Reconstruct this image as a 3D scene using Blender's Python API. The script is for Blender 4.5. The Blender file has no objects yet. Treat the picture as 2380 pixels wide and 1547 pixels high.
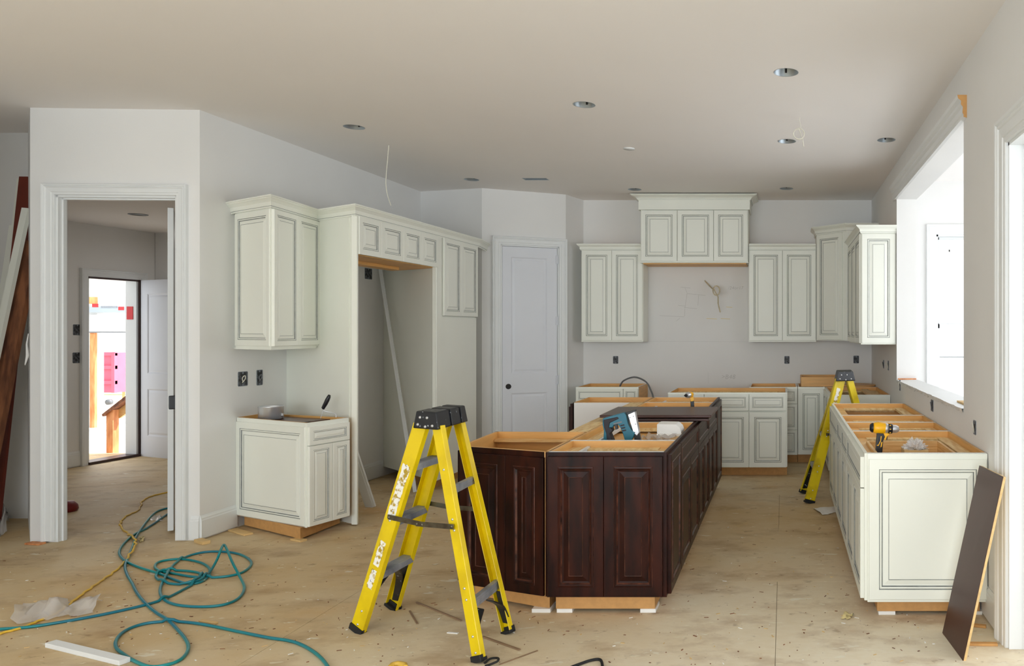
import bpy, bmesh, math, random
from mathutils import Vector, Matrix
random.seed(7)
S = bpy.context.scene
COL = S.collection
# ---------------------------------------------------------------- camera, world, lights, exposure
FPX, CX, CY, CH, HC = 1780.0, 1822.0, 768.0, 1.52, 1.60
CEIL = CH + HC
cam = bpy.data.cameras.new('camera'); cam_o = bpy.data.objects.new('camera', cam); COL.objects.link(cam_o)
cam.sensor_fit = 'HORIZONTAL'; cam.sensor_width = 36.0; cam.lens = 36.0 * FPX / 2380.0
cam.shift_x = -(CX - 1190.0) / 2380.0; cam.shift_y = -(773.5 - CY) / 2380.0
cam_o.location = (0, 0, CH); cam_o.rotation_euler = (math.pi / 2, 0, 0); cam.clip_start = 0.05; cam.clip_end = 300
S.camera = cam_o
W = bpy.data.worlds.new('world'); S.world = W; W.use_nodes = True
wn = W.node_tree.nodes['Background']; wn.inputs[0].default_value = (0.90, 0.95, 1.0, 1); wn.inputs[1].default_value = 1.5
S.view_settings.view_transform = 'Standard'; S.view_settings.look = 'None'
S.view_settings.exposure = 0.36; S.view_settings.gamma = 1.0; S.view_settings.use_curve_mapping = False
try:
    S.cycles.max_bounces = 10; S.cycles.diffuse_bounces = 6; S.cycles.glossy_bounces = 4
    S.cycles.transparent_max_bounces = 12; S.cycles.sample_clamp_indirect = 6.0
    S.cycles.use_denoising = True; S.cycles.caustics_reflective = False; S.cycles.caustics_refractive = False
except Exception: pass
def area(name, loc, rot, sx, sy, power, color):
    l = bpy.data.lights.new(name, 'AREA'); l.shape = 'RECTANGLE'; l.size = sx; l.size_y = sy; l.energy = power; l.color = color
    o = bpy.data.objects.new(name, l); COL.objects.link(o); o.location = loc; o.rotation_euler = rot; return o
R90 = math.pi / 2
area('rear_window_light', (-1.6, -3.85, 1.6), (R90, 0, 0), 5.2, 2.2, 198, (0.84, 0.93, 1.0))
area('sunroom_window_light', (4.85, 3.6, 1.5), (R90, 0, R90), 8.0, 2.2, 105, (0.90, 0.955, 1.0))
sl_ = bpy.data.lights.new('sun', 'SUN'); sl_.energy = 7.0; sl_.angle = 0.02; sl_.color = (0.98, 0.98, 1.0)
so_ = bpy.data.objects.new('sun', sl_); COL.objects.link(so_); so_.rotation_euler = (math.radians(-8), math.radians(42), 0)
area('hall_area_light', (-6.3, 8.9, 2.6), (0, 0, 0), 1.0, 0.8, 5, (1.0, 0.98, 0.95))  # area lamp just under the hall ceiling, pointing down
area('garage_daylight', (-10.6, 11.2, 2.9), (0, 0, 0), 2.5, 2.0, 90, (1.0, 0.99, 0.97))

# ---------------------------------------------------------------- helpers
def floor_pt(px, py, h=0.0):
    y = FPX * (CH - h) / (py - CY); return Vector(((px - CX) / FPX * y, y, h))
def at(px, py, y):
    return Vector(((px - CX) / FPX * y, y, CH - (py - CY) * y / FPX))
class Fr:
    """vertical plane frame: A->B runs left to right for someone facing it; n points at the viewer"""
    def __init__(s, A, B):
        s.A = Vector((A[0], A[1])); s.B = Vector((B[0], B[1])); d = s.B - s.A; s.L = d.length; s.u = d / s.L; s.n = Vector((s.u.y, -s.u.x))
    def p(s, u, n, z):
        q = s.A + s.u * u + s.n * n; return Vector((q.x, q.y, z))
    def U(s, px, n=0.0):
        r = (px - CX) / FPX; a = s.A + s.n * n
        return (r * a.y - a.x) / (s.u.x - r * s.u.y)
    def Z(s, px, py, n=0.0):
        y = (s.A + s.u * s.U(px, n) + s.n * n).y; return CH - (py - CY) * y / FPX
FX = Fr((0, 0), (1, 0))
def front(y): return Fr((0, y), (1, y))
class MB:
    def __init__(s): s.v = []; s.f = []; s.m = []; s.sm = []
    def add(s, vs, fs, m=0, smooth=False):
        b = len(s.v); s.v += [Vector(v) for v in vs]
        for f in fs: s.f.append([b + i for i in f]); s.m.append(m); s.sm.append(smooth)
        return s
    def hexa(s, p, m=0):   # p: bottom 4 then top 4, both in the same turning order
        return s.add(p, [(3, 2, 1, 0), (4, 5, 6, 7), (0, 1, 5, 4), (1, 2, 6, 5), (2, 3, 7, 6), (3, 0, 4, 7)], m)
    def box(s, F, u0, u1, n0, n1, z0, z1, m=0):
        return s.hexa([F.p(u0, n1, z0), F.p(u1, n1, z0), F.p(u1, n0, z0), F.p(u0, n0, z0), F.p(u0, n1, z1), F.p(u1, n1, z1), F.p(u1, n0, z1), F.p(u0, n0, z1)], m)
    def bx(s, x0, x1, y0, y1, z0, z1, m=0):
        return s.hexa([(x0, y0, z0), (x1, y0, z0), (x1, y1, z0), (x0, y1, z0), (x0, y0, z1), (x1, y0, z1), (x1, y1, z1), (x0, y1, z1)], m)
    def prism(s, pts, z0, z1, m=0):
        n = len(pts); vs = [(p[0], p[1], z0) for p in pts] + [(p[0], p[1], z1) for p in pts]
        return s.add(vs, [tuple(range(n))[::-1], tuple(range(n, 2 * n))] + [(i, (i + 1) % n, n + (i + 1) % n, n + i) for i in range(n)], m)
    def beam(s, p0, p1, a, b, wa, wb, m=0, wa1=None, wb1=None):
        p0 = Vector(p0); p1 = Vector(p1); a = Vector(a).normalized(); b = Vector(b).normalized(); wa1 = wa if wa1 is None else wa1; wb1 = wb if wb1 is None else wb1
        c = [(-1, -1), (1, -1), (1, 1), (-1, 1)]
        return s.hexa([p0 + a * (i * wa / 2) + b * (j * wb / 2) for i, j in c] + [p1 + a * (i * wa1 / 2) + b * (j * wb1 / 2) for i, j in c], m)
    def rings(s, F, rects, m_list, cap=True, smooth=False):
        """rects: list of (u0,u1,z0,z1,n); m_list: material per gap + cap"""
        vs = []; fs = []; ms = []
        for (u0, u1, z0, z1, n) in rects: vs += [F.p(u0, n, z0), F.p(u1, n, z0), F.p(u1, n, z1), F.p(u0, n, z1)]
        for i in range(len(rects) - 1):
            for k in range(4):
                a = i * 4 + k; b = i * 4 + (k + 1) % 4; s.add([vs[a], vs[b], vs[b + 4], vs[a + 4]], [(0, 1, 2, 3)], m_list[i])
        if cap: s.add(vs[-4:], [(0, 1, 2, 3)], m_list[-1])
        return s
    def tube(s, path, r, seg=8, m=0, cap=True, radii=None):
        path = [Vector(p) for p in path]; n = len(path); vs = []; prev = None
        for i, p in enumerate(path):
            t = (path[min(i + 1, n - 1)] - path[max(i - 1, 0)]).normalized()
            if prev is None:
                a = t.cross(Vector((0, 0, 1)));  a = a if a.length > 1e-3 else t.cross(Vector((1, 0, 0)))
            else: a = prev - t * prev.dot(t)
            a.normalize(); prev = a; b = t.cross(a); rr = radii[i] if radii else r
            vs += [p + a * (rr * math.cos(2 * math.pi * k / seg)) + b * (rr * math.sin(2 * math.pi * k / seg)) for k in range(seg)]
        fs = [(i * seg + k, i * seg + (k + 1) % seg, (i + 1) * seg + (k + 1) % seg, (i + 1) * seg + k) for i in range(n - 1) for k in range(seg)]
        s.add(vs, fs, m, True)
        if cap: s.add(vs[:seg], [tuple(range(seg))[::-1]], m); s.add(vs[-seg:], [tuple(range(seg))], m)
        return s
    def lathe(s, c, prof, axis=(0, 0, 1), seg=24, m=0, sm=True):
        ax = Vector(axis).normalized(); a = ax.cross(Vector((0, 1, 0))); a = a if a.length > 1e-3 else ax.cross(Vector((1, 0, 0))); a.normalize(); b = ax.cross(a); c = Vector(c)
        vs = [c + ax * h + (a * math.cos(2 * math.pi * k / seg) + b * math.sin(2 * math.pi * k / seg)) * max(r, 1e-4) for r, h in prof for k in range(seg)]
        return s.add(vs, [(i * seg + k, i * seg + (k + 1) % seg, (i + 1) * seg + (k + 1) % seg, (i + 1) * seg + k) for i in range(len(prof) - 1) for k in range(seg)], m, sm)
    def plate(s, F, pts, n0, n1, m=0):
        """outline pts (u,z) extruded from n0 to n1"""
        n = len(pts); vs = [F.p(u, n1, z) for u, z in pts] + [F.p(u, n0, z) for u, z in pts]
        return s.add(vs, [tuple(range(n)), tuple(range(n, 2 * n))[::-1]] + [(i, n + i, n + (i + 1) % n, (i + 1) % n) for i in range(n)], m)
    def build(s, name, mats, parent=None, bevel=0.0, seg=1, **props):
        if not isinstance(mats, (list, tuple)): mats = [mats]
        org = Vector((0, 0, 0)); q = parent
        while q is not None: org += q.location; q = q.parent
        me = bpy.data.meshes.new(name)
        if parent is None:
            lo = [min(v[i] for v in s.v) for i in range(3)]; hi = [max(v[i] for v in s.v) for i in range(3)]
            loc = Vector(((lo[0] + hi[0]) / 2, (lo[1] + hi[1]) / 2, lo[2])); org = loc
        else: loc = Vector((0, 0, 0))
        me.from_pydata([tuple(v - org) for v in s.v], [], s.f)
        for m_ in mats: me.materials.append(m_)
        me.polygons.foreach_set('material_index', s.m); me.polygons.foreach_set('use_smooth', s.sm)
        bm = bmesh.new(); bm.from_mesh(me); bmesh.ops.recalc_face_normals(bm, faces=bm.faces) if not props.pop('keepn', False) else None
        if bevel > 0:
            bmesh.ops.remove_doubles(bm, verts=bm.verts, dist=1e-5)
            es = [e for e in bm.edges if len(e.link_faces) == 2 and e.calc_face_angle(0) > 0.5]
            if es: bmesh.ops.bevel(bm, geom=es, offset=bevel, segments=seg, affect='EDGES', profile=0.6, clamp_overlap=True)
        bm.to_mesh(me); bm.free(); me.update()
        o = bpy.data.objects.new(name, me); COL.objects.link(o); o.location = loc
        if parent is not None: o.parent = parent
        for k, v in props.items(): o[k] = v
        return o
def thing(name, loc, label, cat, group=None):
    o = bpy.data.objects.new(name, None); COL.objects.link(o); o.location = loc; o.empty_display_size = 0.05
    o['label'] = label; o['category'] = cat
    if group: o['group'] = group
    return o
def struct(name, loc=(0, 0, 0)):
    o = bpy.data.objects.new(name, None); COL.objects.link(o); o.location = loc; o['kind'] = 'structure'; return o
def spline(pts, sub=8, closed=False):
    """Catmull-Rom"""
    P = [Vector(p) for p in pts]; out = []; n = len(P)
    for i in range(n - 1):
        p0 = P[max(i - 1, 0)]; p1 = P[i]; p2 = P[i + 1]; p3 = P[min(i + 2, n - 1)]
        for k in range(sub):
            t = k / sub; out.append(0.5 * ((2 * p1) + (p2 - p0) * t + (2 * p0 - 5 * p1 + 4 * p2 - p3) * t * t + (3 * p1 - p0 - 3 * p2 + p3) * t ** 3))
    return out + [P[-1]]

# ---------------------------------------------------------------- materials
def srgb(r, g, b):
    f = lambda c: (c / 255 / 12.92) if c / 255 <= 0.04045 else ((c / 255 + 0.055) / 1.055) ** 2.4
    return (f(r), f(g), f(b), 1)
def mat(name, col, rough=0.5, metal=0.0, var=0.0, vscale=3.0, bump=0.0, bscale=60.0, spec=0.5, coat=0.0, stretch=None, col2=None, contrast=(0.35, 0.65), emit=None, alpha=None, trans=0.0, detail=4.0):
    m = bpy.data.materials.new(name); m.use_nodes = True; nt = m.node_tree; N = nt.nodes; L = nt.links; b = N['Principled BSDF']
    b.inputs['Base Color'].default_value = col; b.inputs['Roughness'].default_value = rough; b.inputs['Metallic'].default_value = metal
    b.inputs['Specular IOR Level'].default_value = spec; b.inputs['Coat Weight'].default_value = coat; b.inputs['Coat Roughness'].default_value = 0.2
    b.inputs['Transmission Weight'].default_value = trans
    if alpha is not None: b.inputs['Alpha'].default_value = alpha
    tc = N.new('ShaderNodeTexCoord'); mp = N.new('ShaderNodeMapping'); L.new(tc.outputs['Object'], mp.inputs[0])
    if stretch: mp.inputs['Scale'].default_value = stretch
    if var > 0 or col2:
        nz = N.new('ShaderNodeTexNoise'); nz.inputs['Scale'].default_value = vscale; nz.inputs['Detail'].default_value = detail; L.new(mp.outputs[0], nz.inputs['Vector'])
        rp = N.new('ShaderNodeValToRGB'); rp.color_ramp.elements[0].position = contrast[0]; rp.color_ramp.elements[1].position = contrast[1]
        c2 = col2 or tuple(min(1, c * (1 - var)) for c in col[:3]) + (1,)
        rp.color_ramp.elements[0].color = c2; rp.color_ramp.elements[1].color = col
        L.new(nz.outputs['Fac'], rp.inputs[0]); L.new(rp.outputs[0], b.inputs['Base Color'])
    if bump > 0:
        n2 = N.new('ShaderNodeTexNoise'); n2.inputs['Scale'].default_value = bscale; n2.inputs['Detail'].default_value = 3; L.new(mp.outputs[0], n2.inputs['Vector'])
        bp = N.new('ShaderNodeBump'); bp.inputs['Strength'].default_value = bump; bp.inputs['Distance'].default_value = 0.002
        L.new(n2.outputs['Fac'], bp.inputs['Height']); L.new(bp.outputs[0], b.inputs['Normal'])
    return m
M = {}
M['wall'] = mat('wall_paint', srgb(230, 229, 227), 0.75, var=0.03, vscale=1.5, bump=0.15, bscale=180, spec=0.25)
M['ceil'] = mat('ceiling_paint', srgb(243, 239, 236), 0.85, var=0.02, vscale=0.8, bump=0.1, bscale=220, spec=0.2)
M['trim'] = mat('trim_white', srgb(228, 230, 230), 0.4, var=0.02, vscale=4, spec=0.4)
M['doorw'] = mat('door_white_primer', srgb(222, 224, 230), 0.42, var=0.02, vscale=3, spec=0.4)
M['cab'] = mat('cabinet_cream_paint', srgb(237, 238, 228), 0.38, var=0.02, vscale=2.5, spec=0.4)
M['glaze'] = mat('cabinet_pewter_glaze', srgb(132, 136, 134), 0.5, var=0.3, vscale=25)
M['maple'] = mat('maple_veneer', srgb(230, 176, 104), 0.45, var=0.16, vscale=4, stretch=(1, 1, 9), bump=0.1, bscale=20)
M['mapleh'] = mat('maple_rail', srgb(236, 198, 138), 0.5, col2=srgb(214, 164, 98), vscale=3, stretch=(2, 2, 30), detail=5)
M['ply'] = mat('plywood_strip', srgb(240, 214, 160), 0.55, col2=srgb(220, 180, 118), vscale=6, stretch=(8, 1, 8))
M['mdf'] = mat('mdf_toe_board', srgb(202, 152, 92), 0.7, var=0.12, vscale=30, bump=0.15, bscale=200)
M['esp'] = mat('espresso_stained_wood', srgb(58, 24, 14), 0.36, col2=srgb(22, 9, 7), vscale=5, stretch=(3.5, 3.5, 0.8), contrast=(0.3, 0.72), spec=0.15, coat=0.0, bump=0.05, bscale=40, detail=7)
M['espd'] = mat('espresso_groove', srgb(104, 60, 44), 0.3, col2=srgb(26, 11, 8), vscale=20, spec=0.5)
M['espl'] = mat('laminate_board_brown', srgb(70, 42, 35), 0.36, var=0.1, vscale=8, spec=0.35)
M['bare'] = mat('bare_wood', srgb(226, 190, 130), 0.65, var=0.2, vscale=6, stretch=(1, 1, 6))
M['pine'] = mat('rough_pine', srgb(226, 158, 104), 0.7, col2=srgb(196, 120, 70), vscale=5, stretch=(6, 6, 1))
M['yel'] = mat('ladder_yellow_fiberglass', srgb(228, 198, 0), 0.36, col2=srgb(190, 158, 2), vscale=5, contrast=(0.2, 0.55), spec=0.5, bump=0.08, bscale=120)
M['yel2'] = mat('old_ladder_yellow', srgb(222, 196, 14), 0.42, col2=srgb(170, 140, 16), vscale=7, contrast=(0.25, 0.55), spec=0.5)
M['alu'] = mat('ladder_aluminium', srgb(205, 210, 218), 0.42, metal=0.45, col2=srgb(128, 134, 150), vscale=9, contrast=(0.3, 0.7), bump=0.05, bscale=60)
M['steel'] = mat('brushed_steel', srgb(214, 216, 220), 0.34, metal=0.8, var=0.1, vscale=12)
M['zinc'] = mat('zinc_bar', srgb(120, 116, 98), 0.4, metal=0.8, col2=srgb(80, 70, 60), vscale=14)
M['blk'] = mat('black_plastic', srgb(22, 24, 30), 0.38, var=0.2, vscale=10, spec=0.5)
M['blks'] = mat('paint_splashed_black_plastic', srgb(18, 20, 26), 0.4, col2=srgb(18, 20, 26), spec=0.5)
M['rub'] = mat('black_rubber', srgb(20, 20, 22), 0.7)
M['stick'] = mat('torn_paper_sticker', srgb(236, 234, 226), 0.7, col2=srgb(176, 146, 40), vscale=38, contrast=(0.42, 0.52), bump=0.3, bscale=50)
M['hose'] = mat('teal_air_hose', srgb(8, 132, 132), 0.35, col2=srgb(10, 104, 128), vscale=1.6, spec=0.5)
M['cord'] = mat('yellow_cord', srgb(240, 196, 44), 0.5, col2=srgb(206, 170, 90), vscale=1.6)
M['wire'] = mat('white_wire', srgb(226, 222, 206), 0.5)
M['wire2'] = mat('cream_cable', srgb(214, 200, 168), 0.5, var=0.3, vscale=30)
M['gwire'] = mat('grey_wire', srgb(112, 114, 116), 0.45)
M['strip'] = mat('weathered_strip', srgb(146, 118, 90), 0.7, var=0.25, vscale=10)
M['dark'] = mat('dark_cavity', srgb(48, 46, 46), 0.9)
M['obox'] = mat('outlet_grey_shade', srgb(84, 86, 92), 0.6, col2=srgb(34, 34, 36), vscale=40, contrast=(0.45, 0.55))
M['boxg'] = mat('grey_box_plastic', srgb(128, 134, 142), 0.5, var=0.3, vscale=60)
M['can'] = mat('light_can_metal', srgb(170, 180, 188), 0.3, metal=0.6)
M['paper'] = mat('white_paper', srgb(236, 234, 230), 0.7, bump=0.3, bscale=15)
M['red'] = mat('red_plastic', srgb(120, 10, 14), 0.35)
M['redp'] = mat('red_dumpster_glare', srgb(240, 110, 135), 0.6, var=0.1)  # red lightened to pink in place of strong outdoor light
M['teal'] = mat('teal_tool_plastic', srgb(0, 104, 128), 0.38, var=0.1, vscale=20)
M['toolb'] = mat('tool_grip_rubber', srgb(34, 32, 40), 0.6)
M['tooly'] = mat('tool_yellow', srgb(244, 180, 10), 0.35)
M['conc'] = mat('garage_concrete', srgb(226, 222, 214), 0.8, var=0.08)
M['gran'] = mat('gravel_ground', srgb(214, 206, 190), 0.9, col2=srgb(170, 150, 128), vscale=5, contrast=(0.3, 0.6))
M['grass'] = mat('pale_grass', srgb(190, 214, 150), 0.9, var=0.2)
M['blue'] = mat('silt_fence_fabric', srgb(96, 100, 140), 0.7, var=0.2)
M['thresh'] = mat('bronze_threshold', srgb(62, 40, 38), 0.4)
M['brownp'] = mat('reddish_brown_panel', srgb(112, 40, 22), 0.4, var=0.2, vscale=4)
M['lum'] = mat('knotty_stud', srgb(150, 96, 62), 0.7, col2=srgb(96, 56, 36), vscale=6, stretch=(4, 4, 0.6))
M['pencil'] = mat('pencil_line', srgb(192, 190, 187), 0.8)
M['ypen'] = mat('yellow_smear', srgb(226, 208, 150), 0.8)
M['stickr'] = mat('red_warning_sticker', srgb(214, 40, 44), 0.5)
# glass
g = bpy.data.materials.new('window_glass'); g.use_nodes = True; nt = g.node_tree; nt.nodes.clear()
o_ = nt.nodes.new('ShaderNodeOutputMaterial'); tr = nt.nodes.new('ShaderNodeBsdfTransparent'); gl = nt.nodes.new('ShaderNodeBsdfGlossy'); gl.inputs['Roughness'].default_value = 0.02
fr = nt.nodes.new('ShaderNodeFresnel'); fr.inputs[0].default_value = 1.45; mx = nt.nodes.new('ShaderNodeMixShader')
nt.links.new(fr.outputs[0], mx.inputs[0]); nt.links.new(tr.outputs[0], mx.inputs[1]); nt.links.new(gl.outputs[0], mx.inputs[2]); nt.links.new(mx.outputs[0], o_.inputs[0]); M['glass'] = g
# thin plastic film
g = bpy.data.materials.new('clear_plastic_film'); g.use_nodes = True; nt = g.node_tree; b = nt.nodes['Principled BSDF']
b.inputs['Base Color'].default_value = srgb(235, 232, 230); b.inputs['Roughness'].default_value = 0.25; b.inputs['Alpha'].default_value = 0.5; M['film'] = g
# paint splashes on black ladder cap
def splash(m, col, spot, scale, th):
    nt = m.node_tree; b = nt.nodes['Principled BSDF']; tc = nt.nodes.new('ShaderNodeTexCoord'); nz = nt.nodes.new('ShaderNodeTexNoise')
    nz.inputs['Scale'].default_value = scale; nz.inputs['Detail'].default_value = 6; rp = nt.nodes.new('ShaderNodeValToRGB')
    rp.color_ramp.elements[0].position = th; rp.color_ramp.elements[1].position = th + 0.03; rp.color_ramp.elements[0].color = col; rp.color_ramp.elements[1].color = spot
    nt.links.new(tc.outputs['Object'], nz.inputs['Vector']); nt.links.new(nz.outputs['Fac'], rp.inputs[0]); nt.links.new(rp.outputs[0], b.inputs['Base Color'])
splash(M['blks'], srgb(18, 20, 26), srgb(190, 196, 204), 42, 0.66)
# subfloor: beige OSB/plywood, paler towards the front, with stains and blotches
def floor_mat():
    m = bpy.data.materials.new('stained_subfloor'); m.use_nodes = True; nt = m.node_tree; N = nt.nodes; L = nt.links; b = N['Principled BSDF']; b.inputs['Roughness'].default_value = 0.6
    b.inputs['Specular IOR Level'].default_value = 0.35
    geo = N.new('ShaderNodeNewGeometry')
    def noise(scale, det, stretch=(1, 1, 1), off=0):
        mp = N.new('ShaderNodeMapping'); mp.inputs['Scale'].default_value = stretch; mp.inputs['Location'].default_value = (off, off, 0); L.new(geo.outputs['Position'], mp.inputs[0])
        n = N.new('ShaderNodeTexNoise'); n.inputs['Scale'].default_value = scale; n.inputs['Detail'].default_value = det; n.inputs['Roughness'].default_value = 0.6; L.new(mp.outputs[0], n.inputs['Vector']); return n
    def ramp(n, p0, p1, c0=(0, 0, 0, 1), c1=(1, 1, 1, 1)):
        r = N.new('ShaderNodeValToRGB'); r.color_ramp.elements[0].position = p0; r.color_ramp.elements[1].position = p1; r.color_ramp.elements[0].color = c0; r.color_ramp.elements[1].color = c1; L.new(n.outputs['Fac'], r.inputs[0]); return r
    def mix(f, a, bb, k=1.0):
        x = N.new('ShaderNodeMix'); x.data_type = 'RGBA'
        mu = N.new('ShaderNodeMath'); mu.operation = 'MULTIPLY'; mu.inputs[1].default_value = k; L.new(f, mu.inputs[0]); L.new(mu.outputs[0], x.inputs[0])
        if isinstance(a, tuple): x.inputs[6].default_value = a
        else: L.new(a, x.inputs[6])
        if isinstance(bb, tuple): x.inputs[7].default_value = bb
        else: L.new(bb, x.inputs[7])
        return x.outputs[2]
    base = ramp(noise(0.9, 5), 0.3, 0.7, srgb(196, 162, 108), srgb(216, 200, 168)).outputs[0]
    # pale tone mixed in more over the open front of the room than in the aisles
    sp_ = N.new('ShaderNodeSeparateXYZ'); L.new(geo.outputs['Position'], sp_.inputs[0]); nd = noise(0.8, 5, (1, 1, 1), 71)
    a1 = N.new('ShaderNodeMath'); a1.operation = 'MULTIPLY_ADD'; a1.inputs[1].default_value = 0.5; L.new(sp_.outputs['X'], a1.inputs[0]); a1.inputs[2].default_value = 0
    a2 = N.new('ShaderNodeMath'); a2.operation = 'MULTIPLY_ADD'; a2.inputs[1].default_value = -1.0; L.new(sp_.outputs['Y'], a2.inputs[0]); L.new(a1.outputs[0], a2.inputs[2])
    a3 = N.new('ShaderNodeMath'); a3.operation = 'MULTIPLY_ADD'; a3.inputs[1].default_value = 2.2; L.new(nd.outputs['Fac'], a3.inputs[0]); L.new(a2.outputs[0], a3.inputs[2])
    mr = N.new('ShaderNodeMapRange'); mr.inputs['From Min'].default_value = -4.1; mr.inputs['From Max'].default_value = -2.4; L.new(a3.outputs[0], mr.inputs['Value'])
    base = mix(mr.outputs[0], base, srgb(232, 224, 204), 0.8)
    fine = ramp(noise(14, 6, (1, 2.2, 1), 5), 0.35, 0.7); c = mix(fine.outputs[0], base, srgb(208, 186, 142), 0.25)
    st = ramp(noise(2.6, 7, (1, 1.6, 1), 11), 0.50, 0.68); c = mix(st.outputs[0], c, srgb(148, 112, 72), 0.5); st2 = ramp(noise(9, 7, (1, 1.5, 1), 77), 0.61, 0.70); c = mix(st2.outputs[0], c, srgb(122, 90, 58), 0.5)
    og = ramp(noise(1.3, 4, (1, 1, 1), 23), 0.60, 0.74); c = mix(og.outputs[0], c, srgb(206, 158, 96), 0.5)
    wb = ramp(noise(4.2, 3, (1, 2.2, 1), 31), 0.66, 0.69); c = mix(wb.outputs[0], c, srgb(228, 222, 204), 0.7); wb2 = ramp(noise(11, 2, (1, 2.4, 1), 91), 0.68, 0.70); c = mix(wb2.outputs[0], c, srgb(230, 224, 200), 0.6)
    sp = ramp(noise(34, 3, (1, 1.5, 1), 41), 0.70, 0.73); c = mix(sp.outputs[0], c, srgb(112, 78, 50), 0.75)
    pk = ramp(noise(1.9, 3, (1, 1, 1), 57), 0.70, 0.76); c = mix(pk.outputs[0], c, srgb(222, 170, 156), 0.35)
    L.new(c, b.inputs['Base Color'])
    bn = noise(40, 5); bp = N.new('ShaderNodeBump'); bp.inputs['Strength'].default_value = 0.25; bp.inputs['Distance'].default_value = 0.003; L.new(bn.outputs['Fac'], bp.inputs['Height']); L.new(bp.outputs[0], b.inputs['Normal'])
    return m
M['floor'] = floor_mat()

# ---------------------------------------------------------------- room shell
P0 = (-5.413, 5.50); P1 = (-4.237, 5.555); P2 = (-4.181, 8.817); P3 = (-3.393, 8.604); P4 = (-2.567, 9.013); P5 = (-2.46, 9.40)
RX = 1.075; BY = 9.40
def wall(name, A, B, th, z0, z1, ops=(), m='wall'):
    F = Fr(A, B); us = sorted({0.0, F.L, *[o[0] for o in ops], *[o[1] for o in ops]}); mb = MB()
    for a, b in zip(us, us[1:]):
        mid = (a + b) / 2; hit = [o for o in ops if o[0] < mid < o[1]]
        if not hit: mb.box(F, a, b, -th, 0, z0, z1)
        else:
            zs = [z0]
            for o in sorted(hit, key=lambda q: q[2]): zs += [o[2], o[3]]
            zs.append(z1)
            for k in range(0, len(zs), 2):
                if zs[k + 1] - zs[k] > 1e-4: mb.box(F, a, b, -th, 0, zs[k], zs[k + 1])
    return mb.build(name, M[m], kind='structure'), F
WALLF = {}
def W_(key, *a, **k): o, F = wall(*a, **k); WALLF[key] = (o, F); return F
F_door = Fr(P0, P1); dU = lambda px: F_door.U(px)
op_door = (dU(130), dU(412), 0.0, 2.495)
W_('doorway', 'wall_doorway', P0, P1, 0.07, 0.0, CEIL, [op_door])
W_('left', 'wall_left', P1, P2, 0.12, 0.0, CEIL)
W_('alcove', 'wall_alcove', P2, P3, 0.10, 0.0, CEIL)
F_pan = Fr(P3, P4); op_pan = (F_pan.U(1164), F_pan.U(1299), 0.0, 2.50)
W_('pantry', 'wall_pantry', P3, P4, 0.10, 0.0, CEIL, [op_pan])
W_('return', 'wall_pantry_return', P4, P5, 0.10, 0.0, CEIL)
W_('back', 'wall_back', (-2.46, BY), (RX + 0.19, BY), 0.15, 0.0, CEIL)
# right wall runs towards the camera: u grows as y falls
WY0 = BY
def ru(y): return WY0 - y
op_win = (ru(7.30), ru(4.58), 1.05, 2.77); op_rd = (ru(3.67), ru(2.35), 0.0, 2.42)
F_r = W_('right', 'wall_right', (RX, WY0), (RX, -4.0), 0.19, 0.0, CEIL, [op_win, op_rd])
F_fl = W_('far_left', 'wall_far_left', (-9.0, 6.2), (-6.12, 6.2), 0.1, 0.0, CEIL)
W_('side', 'wall_side', (-7.2, -4.0), (-7.2, 6.2), 0.1, 0.0, CEIL)
MB().bx(-7.2, -5.35, 4.2, 4.3, 0, CEIL).build('wall_light_block', M['wall'], kind='structure')  # out-of-view partition added to keep rear light off the far-left wall
W_('rear', 'wall_rear', (RX + 0.19, -4.0), (-9.0, -4.0), 0.1, 0.0, CEIL, [(1.0, 3.6, 0.4, 2.6), (4.2, 6.6, 0.4, 2.6), (7.2, 9.4, 0.4, 2.6)])
# hall beyond the doorway
HZ = 2.73
W_('hall_left', 'wall_hall_left', (-5.45, 5.60), (-7.90, 8.30), 0.0, 0.0, CEIL) if False else None
mb = MB(); mb.prism([(-5.413, 5.50), (-5.40, 5.575), (-7.87, 8.38), (-8.02, 8.38), (-6.12, 6.3), (-6.12, 6.2)], 0, CEIL); mb.build('wall_hall_left', M['wall'], kind='structure')
F_g = Fr((-7.90, 8.38), (-7.80, 9.55))
op_g = (F_g.U(203), F_g.U(322), 0.0, F_g.Z(262, 646))
W_('hall_garage', 'wall_hall_garage', (-7.90, 8.38), (-7.80, 9.55), 0.14, 0.0, CEIL, [op_g])
W_('hall_back', 'wall_hall_back', (-7.80, 9.50), (-4.45, 9.50), 0.1, 0.0, CEIL)
mb = MB(); mb.prism([(-4.36, 5.69), (-4.30, 5.69), (-4.24, 9.6), (-4.36, 9.6)], 0, CEIL); mb.build('wall_hall_right', M['wall'], kind='structure')
mb = MB(); mb.prism([(-5.42, 5.64), (-4.34, 5.69), (-4.34, 9.5), (-7.82, 9.5), (-7.9, 8.38)], HZ, HZ + 0.05)
hallc = mb.build('ceiling_hall', M['ceil'], kind='structure')
# sunroom on the far side of the right wall
XS0 = RX + 0.19
F_sb = Fr((XS0, 8.2), (5.2, 8.2))
sw_u0, sw_u1 = F_sb.U(2176), F_sb.U(2176) + 0.95
W_('sun_back', 'wall_sunroom_back', (XS0, 8.2), (5.2, 8.2), 0.12, 0.0, CEIL, [(sw_u0, sw_u1, 0.55, F_sb.Z(2200, 545)), (sw_u0 + 1.35, sw_u1 + 1.35, 0.55, 2.53)], m='wall')
W_('sun_right', 'wall_sunroom_right', (5.2, 8.2), (5.2, -4.0), 0.12, 0.0, CEIL, [(1 + 2.0 * i, 2.5 + 2.0 * i, 0.5, 2.6) for i in range(5)], m='wall')
W_('sun_front', 'wall_sunroom_front', (5.2, -4.0), (XS0, -4.0), 0.12, 0.0, CEIL, m='wall')

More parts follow.
